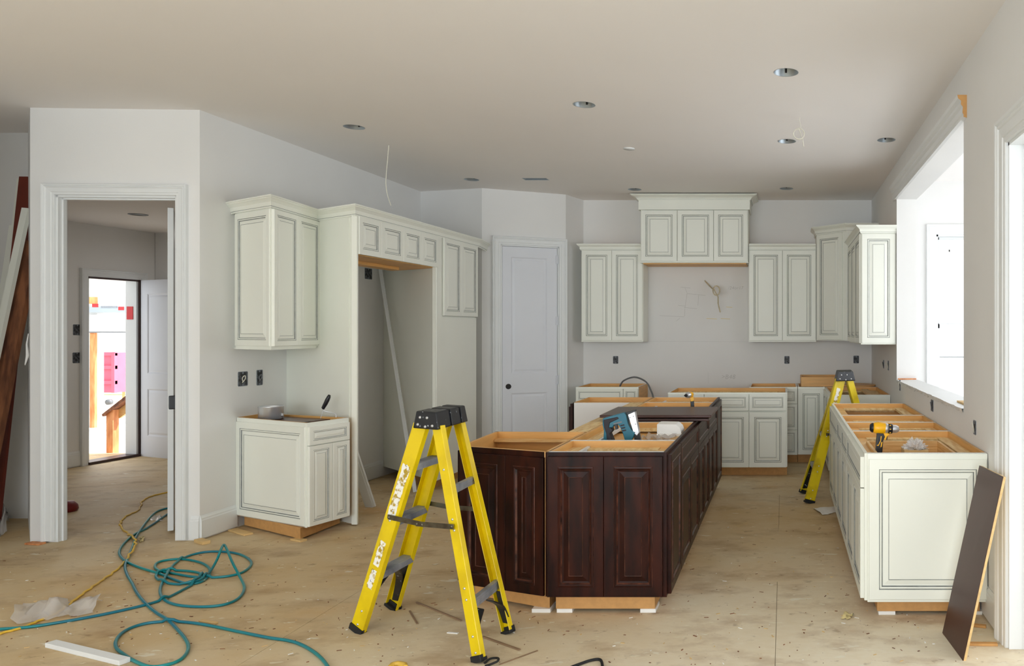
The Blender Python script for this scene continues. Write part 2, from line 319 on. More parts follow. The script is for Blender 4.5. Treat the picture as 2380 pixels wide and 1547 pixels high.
# floor slab + subfloor sheets
fl = MB().bx(-9.1, 5.32, -4.1, 9.6, -0.12, -0.012).build('floor', M['floor'], kind='structure')
yy = -3.9; row = 0
sheets = []
while yy < 9.5:
    y1 = min(yy + 1.22, 9.5); xx = -9.05 + (-1.22 if row % 2 else 0) - 0.75
    while xx < 5.2:
        a, b_ = max(xx, -9.05), min(xx + 2.44, 5.2)
        if b_ - a > 0.05:
            if y1 > 3.0 and a < 1.2: sheets.append((a, b_, yy, y1))
            else: sheets.append((a, b_, yy, y1))
        xx += 2.44
    yy += 1.22; row += 1
for (a, b_, c, d) in sheets:
    MB().bx(a + 0.0012, b_ - 0.0012, c + 0.0012, d - 0.0012, -0.012, random.uniform(-0.0006, 0.0)).build('subfloor_sheet', M['floor'], fl)

MB().bx(XS0 + 0.002, 5.2, -3.99, 8.19, -0.011, 0.004).build('floor_sunroom_bounce', M['trim'], kind='structure')  # unseen white slab added so sun bounces neutral onto the kitchen ceiling
# ceiling with holes for the recessed lights
LIGHTS = [(823, 295), (1358, 243), (1827, 168), (1829, 328), (2060, 325), (1096, 417), (1475, 440), (1828, 438)]
LR = 0.073
def ceil_pt(px, py, hc=HC):
    y = FPX * hc / (CY - py); return Vector(((px - CX) / FPX * y, y, CH + hc))
def sheet_with_holes(name, outer, holes, z, m):
    bm = bmesh.new(); es = []
    def loop(pts):
        vs = [bm.verts.new((p[0], p[1], 0)) for p in pts]
        for i in range(len(vs)): es.append(bm.edges.new((vs[i], vs[(i + 1) % len(vs)])))
    loop(outer)
    for h in holes: loop(h)
    bmesh.ops.triangle_fill(bm, use_beauty=True, use_dissolve=False, edges=es)
    bmesh.ops.recalc_face_normals(bm, faces=bm.faces)
    me = bpy.data.meshes.new(name); bm.to_mesh(me); bm.free(); me.materials.append(m)
    o = bpy.data.objects.new(name, me); COL.objects.link(o); o.location = (0, 0, z); o['kind'] = 'structure'; return o
lp = [ceil_pt(*p) for p in LIGHTS]
holes = [[(c.x + LR * math.cos(2 * math.pi * k / 32), c.y + LR * math.sin(2 * math.pi * k / 32)) for k in range(32)] for c in lp]
sl = ceil_pt(1245, 416); holes.append([(sl.x - 0.125, sl.y - 0.05), (sl.x + 0.125, sl.y - 0.05), (sl.x + 0.125, sl.y + 0.05), (sl.x - 0.125, sl.y + 0.05)])
sheet_with_holes('ceiling', [(-9.1, -4.1), (5.32, -4.1), (5.32, 9.6), (-9.1, 9.6)], holes, CEIL, M['ceil'])
MB().bx(-9.1, 5.32, -4.1, 9.6, CEIL + 0.25, CEIL + 0.3).build('roof_deck', M['dark'], kind='structure')
wherel = ['left of the hanging wire', 'over the middle of the island', 'closest to the camera', 'beside the coiled wire', 'closest to the window wall',
          'over the far end of the fridge surround', 'left above the hood cabinet', 'right above the hood cabinet']
def can_light(c, label, hc=HC):
    t = thing('recessed_light', (c.x, c.y, c.z), label, 'ceiling light', 'recessed light cans in the ceiling')
    mb = MB(); mb.lathe((c.x, c.y, c.z), [(LR + 0.004, -0.002), (LR, 0.0), (LR, 0.13), (0.0, 0.135)], seg=32); mb.build('can_housing', M['can'], t)
    MB().lathe((c.x, c.y, c.z), [(0.0, 0.062), (0.018, 0.062), (0.018, 0.13)], seg=16).build('lamp_socket', M['wire'], t)
    mb = MB(); mb.bx(c.x - 0.006, c.x + 0.006, c.y + LR - 0.006, c.y + LR - 0.002, c.z + 0.02, c.z + 0.11); mb.build('slot', M['dark'], t)
for c, w_ in zip(lp, wherel): can_light(c, 'open round recessed light can in the ceiling, ' + w_)
# slot opening (air register cut-out)
t = thing('register_opening', (sl.x, sl.y, CEIL), 'rectangular air register cut-out in the ceiling before the pantry wall', 'vent opening')
mb = MB(); z = CEIL
for (a, b_, c, d) in [(-0.127, -0.12, -0.052, 0.052), (0.12, 0.127, -0.052, 0.052), (-0.127, 0.127, -0.052, -0.046), (-0.127, 0.127, 0.046, 0.052)]:
    mb.bx(sl.x + a, sl.x + b_, sl.y + c, sl.y + d, z - 0.002, z + 0.12)
mb.build('duct_boot', M['can'], t); MB().bx(sl.x - 0.12, sl.x + 0.12, sl.y - 0.05, sl.y + 0.05, z + 0.1, z + 0.11).build('duct_end', M['dark'], t)
# hall ceiling light
c = at(321, 498, 8.0); c.z = HZ - 0.003; k = FPX * (HZ - CH) / (CY - 498); c.y = k; c.x = (321 - CX) / FPX * k
t = thing('recessed_light', (c.x, c.y, HZ), 'dark round recessed light in the hall ceiling seen through the doorway', 'ceiling light')
MB().lathe((c.x, c.y, HZ), [(0.085, 0.0), (0.085, -0.004), (0.07, -0.006), (0.068, -0.001), (0.0, -0.001)], seg=24, m=0).build('can_trim', M['gwire'], t)

# ---------------------------------------------------------------- trims
CAS = [(0.0, 0.0), (0.0, 0.012), (0.004, 0.016), (0.022, 0.016), (0.026, 0.021), (0.062, 0.023), (0.066, 0.028), (0.072, 0.031), (0.078, 0.027), (0.084, 0.033), (0.094, 0.035), (0.098, 0.03), (0.098, 0.0)]
def casing(name, F, ua, ub, z0, zt, k=1.0, m='trim', foot=True, extra=None, only=None, n_off=0.0):
    mb = MB()
    def leg(w, n):
        w *= k; pts = [F.p(ua - w, n + n_off, z0), F.p(ua - w, n + n_off, zt + w), F.p(ub + w, n + n_off, zt + w), F.p(ub + w, n + n_off, z0)]
        return pts
    for (w0, n0), (w1, n1) in zip(CAS, CAS[1:]):
        a = leg(w0, n0); b = leg(w1, n1)
        for i in range(3):
            if only is None or i in only: mb.add([a[i], b[i], b[i + 1], a[i + 1]], [(0, 1, 2, 3)])
    for i in ((0, 3) if only is None else ()):
        mb.add([leg(w, n)[i] for w, n in CAS], [tuple(range(len(CAS)))])
    return mb.build(name, M[m], kind='structure', keepn=False)
def jamb(name, F, ua, ub, z0, zt, th, t=0.015, n1=0.0, m='trim'):
    mb = MB(); mb.box(F, ua, ua + t, -th, n1, z0, zt); mb.box(F, ub - t, ub, -th, n1, z0, zt); mb.box(F, ua, ub, -th, n1, zt - t, zt)
    mb.box(F, ua + t, ua + t + 0.012, -th * 0.75, -th * 0.4, z0, zt - t); mb.box(F, ub - t - 0.012, ub - t, -th * 0.75, -th * 0.4, z0, zt - t); mb.box(F, ua, ub, -th * 0.75, -th * 0.4, zt - t - 0.012, zt - t)
    return mb.build(name, M[m], kind='structure')
Fd = WALLF['doorway'][1]
casing('trim_1', Fd, op_door[0], op_door[1], 0.012, op_door[3], 0.8); jamb('trim_2', Fd, op_door[0], op_door[1], 0.0, op_door[3], 0.075)
casing('trim_3', F_pan, op_pan[0], op_pan[1], 0.0, op_pan[3], 0.95); jamb('trim_4', F_pan, op_pan[0], op_pan[1], 0.0, op_pan[3], 0.1)
Fg = WALLF['hall_garage'][1]
casing('trim_5', Fg, op_g[0], op_g[1], 0.0, op_g[3], 0.9); 
casing('trim_6', F_r, op_rd[0], op_rd[1], 0.0, op_rd[3], 1.3); jamb('trim_7', F_r, op_rd[0], op_rd[1], 0.0, op_rd[3], 0.19)
# window head moulding on the right wall: swept along y, raw mdf end
HP = [(0.0, 2.77), (0.020, 2.775), (0.020, 2.79), (0.026, 2.80), (0.024, 2.835), (0.036, 2.85), (0.034, 2.87), (0.052, 2.885), (0.056, 2.905), (0.0, 2.905)]
mb = MB(); ya, yb = ru(7.42), ru(4.50)
A_ = [F_r.p(ya, n, z) for n, z in HP]; B_ = [F_r.p(yb, n, z) for n, z in HP]
for i in range(len(HP) - 1): mb.add([A_[i], B_[i], B_[i + 1], A_[i + 1]], [(0, 1, 2, 3)])
mb.add(A_, [tuple(range(len(HP)))]); mb.add(B_, [tuple(range(len(HP)))], 1)
mb.build('trim_8', [M['trim'], M['mdf']], kind='structure')
# rough sill of the pass-through
mb = MB(); n_ = 60; rnd = random.Random(3)
us = [op_win[0] + (op_win[1] - op_win[0]) * i / n_ for i in range(n_ + 1)]
fr_ = [0.004 + 0.012 * rnd.random() for _ in us]; lo_ = [0.010 + 0.018 * rnd.random() for _ in us]
for i in range(n_):
    a = [F_r.p(us[i], -0.19, 1.05), F_r.p(us[i], -0.19, 1.056), F_r.p(us[i], fr_[i], 1.054), F_r.p(us[i], fr_[i] * 0.4, 1.05 - lo_[i]), F_r.p(us[i], 0, 1.05 - lo_[i])]
    b = [F_r.p(us[i + 1], -0.19, 1.05), F_r.p(us[i + 1], -0.19, 1.056), F_r.p(us[i + 1], fr_[i + 1], 1.054), F_r.p(us[i + 1], fr_[i + 1] * 0.4, 1.05 - lo_[i + 1]), F_r.p(us[i + 1], 0, 1.05 - lo_[i + 1])]
    for k in range(4): mb.add([a[k], b[k], b[k + 1], a[k + 1]], [(0, 1, 2, 3)])
mb.build('trim_9', M['trim'], kind='structure')
def baseboard(name, F, ua, ub, z0=0.012, h=0.165, n0=0.0):
    pr = [(0, z0), (0.014, z0), (0.014, z0 + h * 0.78), (0.011, z0 + h * 0.82), (0.011, z0 + h * 0.88), (0.006, z0 + h * 0.95), (0.004, z0 + h), (0, z0 + h)]
    mb = MB(); A_ = [F.p(ua, n + n0, z) for n, z in pr]; B_ = [F.p(ub, n + n0, z) for n, z in pr]
    for i in range(len(pr)): j = (i + 1) % len(pr); mb.add([A_[i], B_[i], B_[j], A_[j]], [(0, 1, 2, 3)])
    mb.add(A_, [tuple(range(len(pr)))]); mb.add(B_, [tuple(range(len(pr)))])
    return mb.build(name, M['trim'], kind='structure')
F_l = WALLF['left'][1]
baseboard('baseboard_left', F_l, 0.0, F_l.U(548)); baseboard('baseboard_doorway', Fd, op_door[1] + 0.1, Fd.L)
baseboard('baseboard_fridge', F_l, F_l.U(664) + 0.05, F_l.U(888))
baseboard('baseboard_right', F_r, ru(4.40), ru(3.80)); baseboard('baseboard_hall', Fg, 0.0, op_g[0] - 0.09)
baseboard('baseboard_pantry', F_pan, 0.0, op_pan[0] - 0.095)
# ---------------------------------------------------------------- doors and window of the shell
def rect_in(u0, u1, z0, z1, d, n): return (u0 + d, u1 - d, z0 + d, z1 - d, n)
def panel_door(name, F, u0, u1, z0, z1, n0, th, panels, m='doorw', kind='structure', back=False):
    """flush slab with moulded panels: stiles and rails as boxes around recessed panel fields"""
    root = struct(name, F.p((u0 + u1) / 2, n0, z0)) if kind == 'structure' else None
    mb = MB(); us = (panels[0][0], panels[0][1]); zs = [z0]
    mb.box(F, u0, us[0], n0 - th, n0, z0, z1); mb.box(F, us[1], u1, n0 - th, n0, z0, z1)
    ps = sorted(panels, key=lambda p: p[2]); zc = z0
    for p in ps: mb.box(F, us[0], us[1], n0 - th, n0, zc, p[2]); zc = p[3]
    mb.box(F, us[0], us[1], n0 - th, n0, zc, z1); mb.build('door_slab', M[m], root)
    for p in ps:
        pb = MB(); r = lambda d, n: rect_in(p[0], p[1], p[2], p[3], d, n)
        pb.rings(F, [r(0, n0), r(0.006, n0 - 0.003), r(0.014, n0 - 0.010), r(0.022, n0 - 0.011), r(0.045, n0 - 0.005)], [0] * 5)
        pb.box(F, p[0], p[1], n0 - th, n0 - th + 0.004, p[2], p[3]); pb.build('door_panel', M[m], root)
    return root
u = F_pan.U
d1 = panel_door('door_1', F_pan, op_pan[0] + 0.018, op_pan[1] - 0.018, 0.015, op_pan[3] - 0.018, -0.012, 0.035,
    [(u(1188), u(1272), F_pan.Z(1230, 867), F_pan.Z(1230, 598)), (u(1188), u(1272), 0.22, F_pan.Z(1230, 912))])
c = F_pan.p(u(1182), -0.012, F_pan.Z(1182, 898)); nn = (F_pan.n.x, F_pan.n.y, 0)
MB().lathe(c, [(0.0, 0.0015), (0.026, 0.0015), (0.030, 0.004), (0.031, 0.0)], axis=nn, seg=20).build('knob_bore', M['dark'], d1)
for py in (603, 745, 882):
    uu = u(1299); zc = F_pan.Z(1299, py); hb = MB(); hb.box(F_pan, uu - 0.03, uu - 0.002, -0.012, 0.004, zc - 0.05, zc + 0.05)
    hb.tube([F_pan.p(uu - 0.012, 0.006, zc - 0.055), F_pan.p(uu - 0.012, 0.006, zc + 0.055)], 0.007, 8); hb.build('hinge', M['doorw'], d1)
# garage door leaf, opened into the hall
gA = Fg.p(op_g[1], 0.02, 0); yb = 9.28; gB = at(425, 800, 9.0)
F_gd = Fr((gA.x + 0.01, gA.y - 0.0), (gB.x, gB.y))
d2 = panel_door('door_2', F_gd, 0.0, F_gd.L, F_gd.Z(330, 1061), F_gd.Z(330, 651), 0.0, 0.04,
    [(F_gd.U(342), F_gd.L - 0.13, F_gd.Z(345, 868), F_gd.Z(345, 682)), (F_gd.U(342), F_gd.L - 0.13, F_gd.Z(345, 1013), F_gd.Z(345, 903))])
mb = MB(); zt = op_g[3]
mb.box(Fg, op_g[0], op_g[0] + 0.02, -0.14, 0.0, 0.0, zt); mb.box(Fg, op_g[1] - 0.03, op_g[1], -0.14, 0.0, 0.0, zt); mb.box(Fg, op_g[0], op_g[1], -0.14, 0.0, zt - 0.02, zt)
mb.build('trim_10', M['trim'], kind='structure')
MB().box(Fg, op_g[1] - 0.036, op_g[1] - 0.03, -0.12, -0.04, Fg.Z(316, 742), Fg.Z(316, 712)).build('warning_sticker', M['stickr'], d2)
mb = MB(); mb.box(Fg, op_g[0], op_g[1] + 0.02, -0.16, 0.03, 0.0, 0.03); mb.box(Fg, op_g[1] - 0.004, op_g[1] + 0.024, -0.01, 0.02, 0, zt); mb.box(Fg, op_g[0], op_g[1], 0.0, 0.008, zt - 0.022, zt)
mb.build('trim_11', M['thresh'], kind='structure')
# doorway door standing open, its latch edge towards the kitchen
N = Vector(((396.5 - CX) / FPX * 5.74, 5.74)); dr = Vector((-0.745, 1.0)).normalized(); sd = Vector((dr.y, -dr.x))
F3 = Fr((N.x, N.y), (N.x + dr.x, N.y + dr.y)); d3 = struct('door_3', (N.x, N.y, 0))
mb = MB(); mb.box(F3, 0, 0.78, -0.018, 0.018, 0.02, 2.44); mb.build('door_slab', M['trim'], d3, bevel=0.002)
zc = CH - (935 - CY) * 5.74 / FPX; mb = MB(); mb.box(F3, -0.006, 0.05, -0.012, 0.034, zc - 0.052, zc + 0.052); mb.build('latch_plate', M['blk'], d3, bevel=0.008, seg=2)
for py in (520, 722, 1110):
    zc = Fd.Z(403, py); mb = MB(); mb.box(Fd, op_door[1] - 0.03, op_door[1] - 0.014, -0.068, -0.02, zc - 0.05, zc + 0.05); mb.tube([Fd.p(op_door[1] - 0.032, -0.075, zc - 0.05), Fd.p(op_door[1] - 0.032, -0.075, zc + 0.05)], 0.008, 8); mb.build('hinge', M['trim'], d3)
# sunroom window
F_s = WALLF['sun_back'][1]; zt = F_s.Z(2200, 545)
casing('trim_12', F_s, sw_u0, sw_u1, 0.5, zt, 1.1)
w1 = struct('window_1', F_s.p((sw_u0 + sw_u1) / 2, 0, 0.55))
mb = MB(); a, b_ = sw_u0, sw_u1; zm = F_s.Z(2200, 757)
for (z0, z1, n) in ((0.55, zm + 0.02, -0.05), (zm - 0.02, zt, -0.08)):
    mb.box(F_s, a, a + 0.045, n - 0.03, n, z0, z1); mb.box(F_s, b_ - 0.045, b_, n - 0.03, n, z0, z1); mb.box(F_s, a, b_, n - 0.03, n, z0, z0 + 0.045); mb.box(F_s, a, b_, n - 0.03, n, z1 - 0.045, z1)
mb.build('sash', M['trim'], w1)
mb = MB(); mb.box(F_s, a - 0.005, a + 0.02, -0.12, 0, 0.55, zt); mb.box(F_s, b_ - 0.02, b_ + 0.005, -0.12, 0, 0.55, zt); mb.box(F_s, a, b_, -0.12, 0, zt - 0.02, zt); mb.box(F_s, a, b_, -0.12, 0.01, 0.54, 0.57); mb.build('window_frame', M['trim'], w1)
for (z0, z1, n) in ((0.59, zm - 0.02, -0.065), (zm + 0.02, zt - 0.04, -0.095)):
    MB().box(F_s, a + 0.04, b_ - 0.04, n - 0.003, n, z0, z1).build('pane', M['glass'], w1)
for (z, h) in ((F_s.Z(2200, 619), 0.012), (F_s.Z(2200, 687), 0.012), (F_s.Z(2200, 830), 0.012)):
    MB().box(F_s, a + 0.04, b_ - 0.04, -0.092, -0.084, z - h / 2, z + h / 2).build('muntin', M['trim'], w1)
for (px, py, w_, h) in ((2204, 578, 0.03, 0.05), (2208, 582, 0.02, 0.03), (2197, 585, 0.01, 0.04), (2212, 720, 0.05, 0.05), (2210, 790, 0.04, 0.05), (2201, 797, 0.008, 0.05)):
    uu = F_s.U(px); z = F_s.Z(px, py); MB().box(F_s, uu, uu + w_, -0.060, -0.058, z - h / 2, z + h / 2).build('glass_sticker', M['paper'], w1)

# ---------------------------------------------------------------- garage and outside, seen through the hall
GZ = -0.06
MB().bx(-16, -7.96, 8.0, 13.0, -0.2, GZ).build('garage_floor', M['conc'], kind='structure')
Fq = Fr((-15.5, 12.5), (-8.3, 12.5)); ul, urr = Fq.U(226), Fq.U(330)
mb = MB(); mb.box(Fq, 0, ul, -0.12, 0, GZ, 3.2); mb.box(Fq, ul, Fq.L, -0.12, 0, Fq.Z(262, 728), 3.2); mb.build('wall_garage', M['trim'], kind='structure')
MB().bx(-16, -7.96, 8.0, 12.7, 3.2, 3.25).build('ceiling_garage', M['trim'], kind='structure')
MB().bx(-15.6, -15.5, 8.0, 12.6, GZ, 3.2).build('wall_garage_left', M['trim'], kind='structure')
t = thing('garage_door', Fq.p(ul + 0.8, -0.08, 1.5), 'raised white sectional garage door panel at the far side of the garage', 'garage door')
mb = MB(); mb.box(Fq, ul - 0.1, Fq.L, 0.02, 0.06, Fq.Z(262, 771), Fq.Z(262, 731)); mb.build('door_section', M['trim'], t); MB().box(Fq, ul - 0.1, Fq.L, 0.015, 0.065, Fq.Z(262, 773), Fq.Z(262, 770)).build('bottom_seal', M['gwire'], t)
t = thing('garage_door_track', Fq.p(ul - 0.3, 0.3, 1.9), 'steel garage door track and spring bar with red warning stickers', 'track')
mb = MB(); z1, z0 = Fq.Z(262, 712), Fq.Z(262, 726); mb.box(Fq, ul - 0.4, Fq.L, 0.08, 0.12, z0, z1); mb.build('header_bar', M['can'], t)
pt = [Fq.p(ul - 0.10, 0.1, GZ), Fq.p(ul - 0.10, 0.1, Fq.Z(212, 800)), Fq.p(ul - 0.13, 0.3, Fq.Z(212, 775)), Fq.p(ul - 0.18, 0.5, Fq.Z(212, 766))]
MB().tube(spline(pt, 5), 0.02, 6).build('side_track', M['steel'], t)
for (pa, pb_, py) in ((230, 244, 710), (290, 303, 717)): MB().box(Fq, Fq.U(pa), Fq.U(pb_), 0.12, 0.124, Fq.Z(pa, py + 4), Fq.Z(pa, py - 4)).build('warning_sticker', M['stickr'], t)
MB().box(Fq, Fq.U(250), Fq.U(288), 0.12, 0.123, Fq.Z(262, 716), Fq.Z(262, 711)).build('label_strip', M['boxg'], t)
MB().box(Fq, Fq.U(216), Fq.U(227), 0.0, 0.1, Fq.Z(220, 706), Fq.Z(220, 690)).build('wood_block', M['pine'], None, label='short raw wood block above the garage door track', category='block')
MB().box(Fq, Fq.U(215), Fq.U(226), 0.0, 0.05, GZ, Fq.Z(220, 772)).build('door_post', M['pine'], None, label='upright orange-brown timber post at the edge of the garage opening', category='post')
# stair rail
t = thing('stair_rail', at(254, 1062, 9.6), 'raw timber handrail with post outside the garage entry door', 'railing')
Fh = front(9.6); U_ = lambda px: Fh.U(px); Z_ = lambda py: Fh.Z(254, py)
MB().plate(Fh, [(U_(247), GZ), (U_(262), GZ), (U_(262), Z_(950)), (U_(247), Z_(962))], -0.09, 0.0).build('post', M['pine'], t)
MB().plate(Fh, [(U_(250), Z_(962)), (U_(262), Z_(974)), (U_(330), Z_(925)), (U_(330), Z_(898))], -0.125, -0.09).build('side_rail', M['bare'], t)
MB().plate(Fh, [(U_(241), Z_(962)), (U_(243), Z_(967)), (U_(330), Z_(901)), (U_(330), Z_(893))], -0.14, 0.03).build('handrail', M['lum'], t)
# outdoors
MB().bx(-60, 0, 12.7, 70, -0.7, -0.5).build('ground_outside', M['gran'], kind='structure')
MB().bx(-60, 0, 24, 40, -0.5, -0.47).build('lawn', M['grass'], kind='structure')
rk = MB(); rr = random.Random(5)
for i in range(140):
    c = Vector((0, rr.uniform(13.6, 19), -0.5)); c.x = (rr.uniform(262, 312) - CX) / FPX * c.y; q = rr.uniform(0.03, 0.09)
    rk.lathe(c, [(0.0, -0.01), (q, 0.0), (q * 0.8, q * 0.6), (0.0, q * 0.8)], seg=6, sm=False)
o = rk.build('rubble', M['conc']); o['kind'] = 'stuff'; o['label'] = 'pale rubble stones on the ground beyond the garage'; o['category'] = 'rubble'
t = thing('dumpster', at(240, 950, 17), 'glare-paled red steel dumpster standing outside beyond the garage', 'dumpster')
Fe = front(17.0); mb = MB(); mb.box(Fe, Fe.U(205), Fe.U(268), -0.5, 0, Fe.Z(250, 912), Fe.Z(250, 820)); mb.build('container', M['redp'], t)
for py in (822, 853, 888): MB().box(Fe, Fe.U(205), Fe.U(273), 0, 0.06, Fe.Z(250, py + 4), Fe.Z(250, py - 4)).build('rib', M['redp'], t)
MB().box(Fe, Fe.U(266), Fe.U(273), 0, 0.08, Fe.Z(250, 912), Fe.Z(250, 820)).build('corner_post', M['redp'], t)
mb = MB(); mb.lathe(Fe.p(Fe.U(262), 0.05, Fe.Z(250, 933)), [(0.0, 0), (0.06, 0), (0.06, 0.08), (0, 0.08)], axis=(0, -1, 0), seg=16); mb.build('wheel', M['gwire'], t)
t = thing('silt_fence', at(290, 905, 22), 'dark blue silt fence on stakes behind the dumpster', 'fence')
Fe = front(22.0); MB().box(Fe, Fe.U(270), Fe.U(345), 0, 0.02, Fe.Z(290, 906), Fe.Z(290, 877)).build('fabric', M['blue'], t)
for px in (288, 306, 324): MB().box(Fe, Fe.U(px), Fe.U(px) + 0.05, 0.02, 0.06, -0.5, Fe.Z(290, 872)).build('stake', M['bare'], t)

# ---------------------------------------------------------------- cabinet parts
def cab_door(parent, F, u0, u1, z0, z1, n0, kind='white', name='door', th=0.02, flat=False, k=None):
    w, h = u1 - u0, z1 - z0; kk = min(1.0, min(w, h) / 0.27) if k is None else k
    if kind == 'white': mf, mg = M['cab'], M['glaze']
    elif kind == 'dark': mf, mg = M['esp'], M['espd']
    n1 = n0 + th; r = lambda d, n: rect_in(u0, u1, z0, z1, d, n)
    fwid = 0.052 * kk
    mb = MB(); mb.rings(F, [r(0, n0), r(0, n1 - 0.002), r(0.002, n1), r(fwid, n1)], [0, 0, 0], cap=False)
    mb.add([F.p(u0, n0, z0), F.p(u1, n0, z0), F.p(u1, n0, z1), F.p(u0, n0, z1)], [(3, 2, 1, 0)], 0)
    d = mb.build(name, [mf, mg], parent, keepn=False)
    pb = MB(); f = lambda x: fwid + x * kk
    if min(w, h) < 0.185 and k is None:
        seq = [(0, 0), (0.0045, -0.005, 1), (0.011, -0.001, 0), (0.018, -0.003, 0), (0.025, -0.010, 1), (0.036, -0.010, 0)]
    else:
        seq = [(0, 0), (0.0038, -0.004, 1), (0.008, -0.0005, 0), (0.014, -0.002, 0), (0.0195, -0.009, 1), (0.025, -0.0095, 0), (0.050, -0.003, 0), (0.0530, -0.0045, 1), (0.055, -0.003, 0)]
    if kind == 'dark':
        seq = [(0, 0), (0.002, 0.0035, 1), (0.010, 0.005, 0), (0.016, 0.002, 0), (0.022, -0.008, 1), (0.030, -0.009, 0), (0.058, -0.002, 0), (0.060, -0.003, 1), (0.062, -0.002, 0)]
        if min(w, h) < 0.185: seq = seq[:6]
    while fwid + seq[-1][0] * kk > min(w, h) / 2 - 0.004: seq = seq[:-1]
    rects = [r(f(q[0]), n1 + q[1] * max(kk, 0.6)) for q in seq]; ms = [q[2] for q in seq[1:]] + [0]
    pb.rings(F, rects, ms); pb.build('raised_panel', [mf, mg], d, keepn=False)
    return d
def carcass(parent, F, u0, u1, dep, z0, z1, skin='cab', lskin=False, rskin=False, top=True, closed_top=False, t=0.016, back=True, kick=True, kz=0.0, kick_in=0.075, cleats=True, kl=0.0, kr=0.0, frame=True, inner='maple'):
    mb = MB(); b = -dep
    mb.box(F, u0, u0 + t, b, -0.018, z0, z1); mb.box(F, u1 - t, u1, b, -0.018, z0, z1)
    if back: mb.box(F, u0 + t, u1 - t, b, b + t, z0, z1)
    mb.box(F, u0 + t, u1 - t, b + t, -0.018, z0, z0 + t)
    if closed_top: mb.box(F, u0 + t, u1 - t, b + t, -0.018, z1 - t, z1)
    mb.build('body', M[inner], parent)
    sk = MB()
    if frame:
        sk.box(F, u0, u0 + 0.038, -0.018, 0, z0, z1); sk.box(F, u1 - 0.038, u1, -0.018, 0, z0, z1)
        sk.box(F, u0 + 0.038, u1 - 0.038, -0.018, 0, z0, z0 + 0.035); sk.box(F, u0 + 0.038, u1 - 0.038, -0.018, 0, z1 - 0.04, z1)
    if frame: sk.box(F, u0 + 0.038, u1 - 0.038, -0.012, -0.004, z0 + 0.035, z1 - 0.04)
    if lskin: sk.box(F, u0 - 0.004, u0, b, 0, z0, z1)
    if rskin: sk.box(F, u1, u1 + 0.004, b, 0, z0, z1)
    if sk.v: sk.build('face_frame', M[skin], parent)
    if cleats and not closed_top:
        MB().box(F, u0 + t, u1 - t, b + t, b + t + 0.075, z1 - 0.055, z1 - 0.037).build('back_cleat', M['ply'], parent)
        MB().box(F, u0 + t, u0 + t + 0.018, b + t + 0.075, -0.03, z1 - 0.075, z1 - 0.058).build('slide_cleat', M['ply'], parent)
        MB().box(F, u0 + t, u1 - t, -0.10, -0.018, z1 - 0.06, z1 - 0.042).build('front_stretcher', M['mapleh'], parent)
        for (ca, cb) in ((u0 + t, u0 + t + 0.07), (u1 - t - 0.07, u1 - t)): MB().box(F, ca, cb, b + t + 0.076, -0.101, z1 - 0.055, z1 - 0.038).build('cross_cleat', M['ply'], parent)
        eb = MB(); eb.box(F, u0, u0 + t, b, -0.018, z1, z1 + 0.0012); eb.box(F, u1 - t, u1, b, -0.018, z1, z1 + 0.0012); eb.build('edge_band', M['trim'], parent)
    if kick:
        kb = MB(); kn = -kick_in; kb.box(F, u0 + kl, u1 - kr, kn - 0.016, kn, kz, z0); kb.box(F, u0 + kl, u0 + kl + 0.016, b + 0.02, kn - 0.016, kz, z0); kb.box(F, u1 - kr - 0.016, u1 - kr, b + 0.02, kn - 0.016, kz, z0)
        kb.build('toe_kick', M['mdf'], parent)
def crown(name_parent, pts, zt, hgt, proj, m='cab', ends=True, name='crown'):
    """sweep a crown profile along plan points (viewer side on the right of travel)"""
    pr = [(0.0, -hgt), (0.010, -hgt), (0.012, -hgt * 0.86), (0.016, -hgt * 0.84), (0.017, -hgt * 0.72), (proj * 0.35, -hgt * 0.50), (proj * 0.62, -hgt * 0.33), (proj * 0.85, -hgt * 0.22), (proj * 0.87, -hgt * 0.15), (proj, -hgt * 0.12), (proj, 0.0), (-0.01, 0.0)]
    P = [Vector((p[0], p[1])) for p in pts]; nrm = []
    for i in range(len(P)):
        ns = []
        if i > 0: d = (P[i] - P[i - 1]).normalized(); ns.append(Vector((d.y, -d.x)))
        if i < len(P) - 1: d = (P[i + 1] - P[i]).normalized(); ns.append(Vector((d.y, -d.x)))
        if len(ns) == 2:
            s_ = (ns[0] + ns[1]).normalized(); nrm.append(s_ / max(0.3, s_.dot(ns[0])))
        else: nrm.append(ns[0])
    mb = MB(); R = [[Vector((P[i].x + nrm[i].x * o, P[i].y + nrm[i].y * o, zt + z)) for o, z in pr] for i in range(len(P))]
    for i in range(len(P) - 1):
        for k in range(len(pr) - 1):
            mb.add([R[i][k], R[i + 1][k], R[i + 1][k + 1], R[i][k + 1]], [(0, 1, 2, 3)], 1 if k == 2 else 0)
    for e in (0, -1): mb.add(R[e], [tuple(range(len(pr)))])
    return mb.build(name, [M[m], M['glaze'] if m == 'cab' else M['espd']], name_parent)
SHIM = []
def shim(px0, px1, py, h, label, y=None, dep=0.12, m='paper', dz=0.0):
    p = floor_pt((px0 + px1) / 2, py); y = p.y if y is None else y; F = front(y)
    return MB().box(F, F.U(px0), F.U(px1), -dep, 0, 0.0, h).build('shim', M[m], None, label=label, category='shim', group='shims under the cabinets')

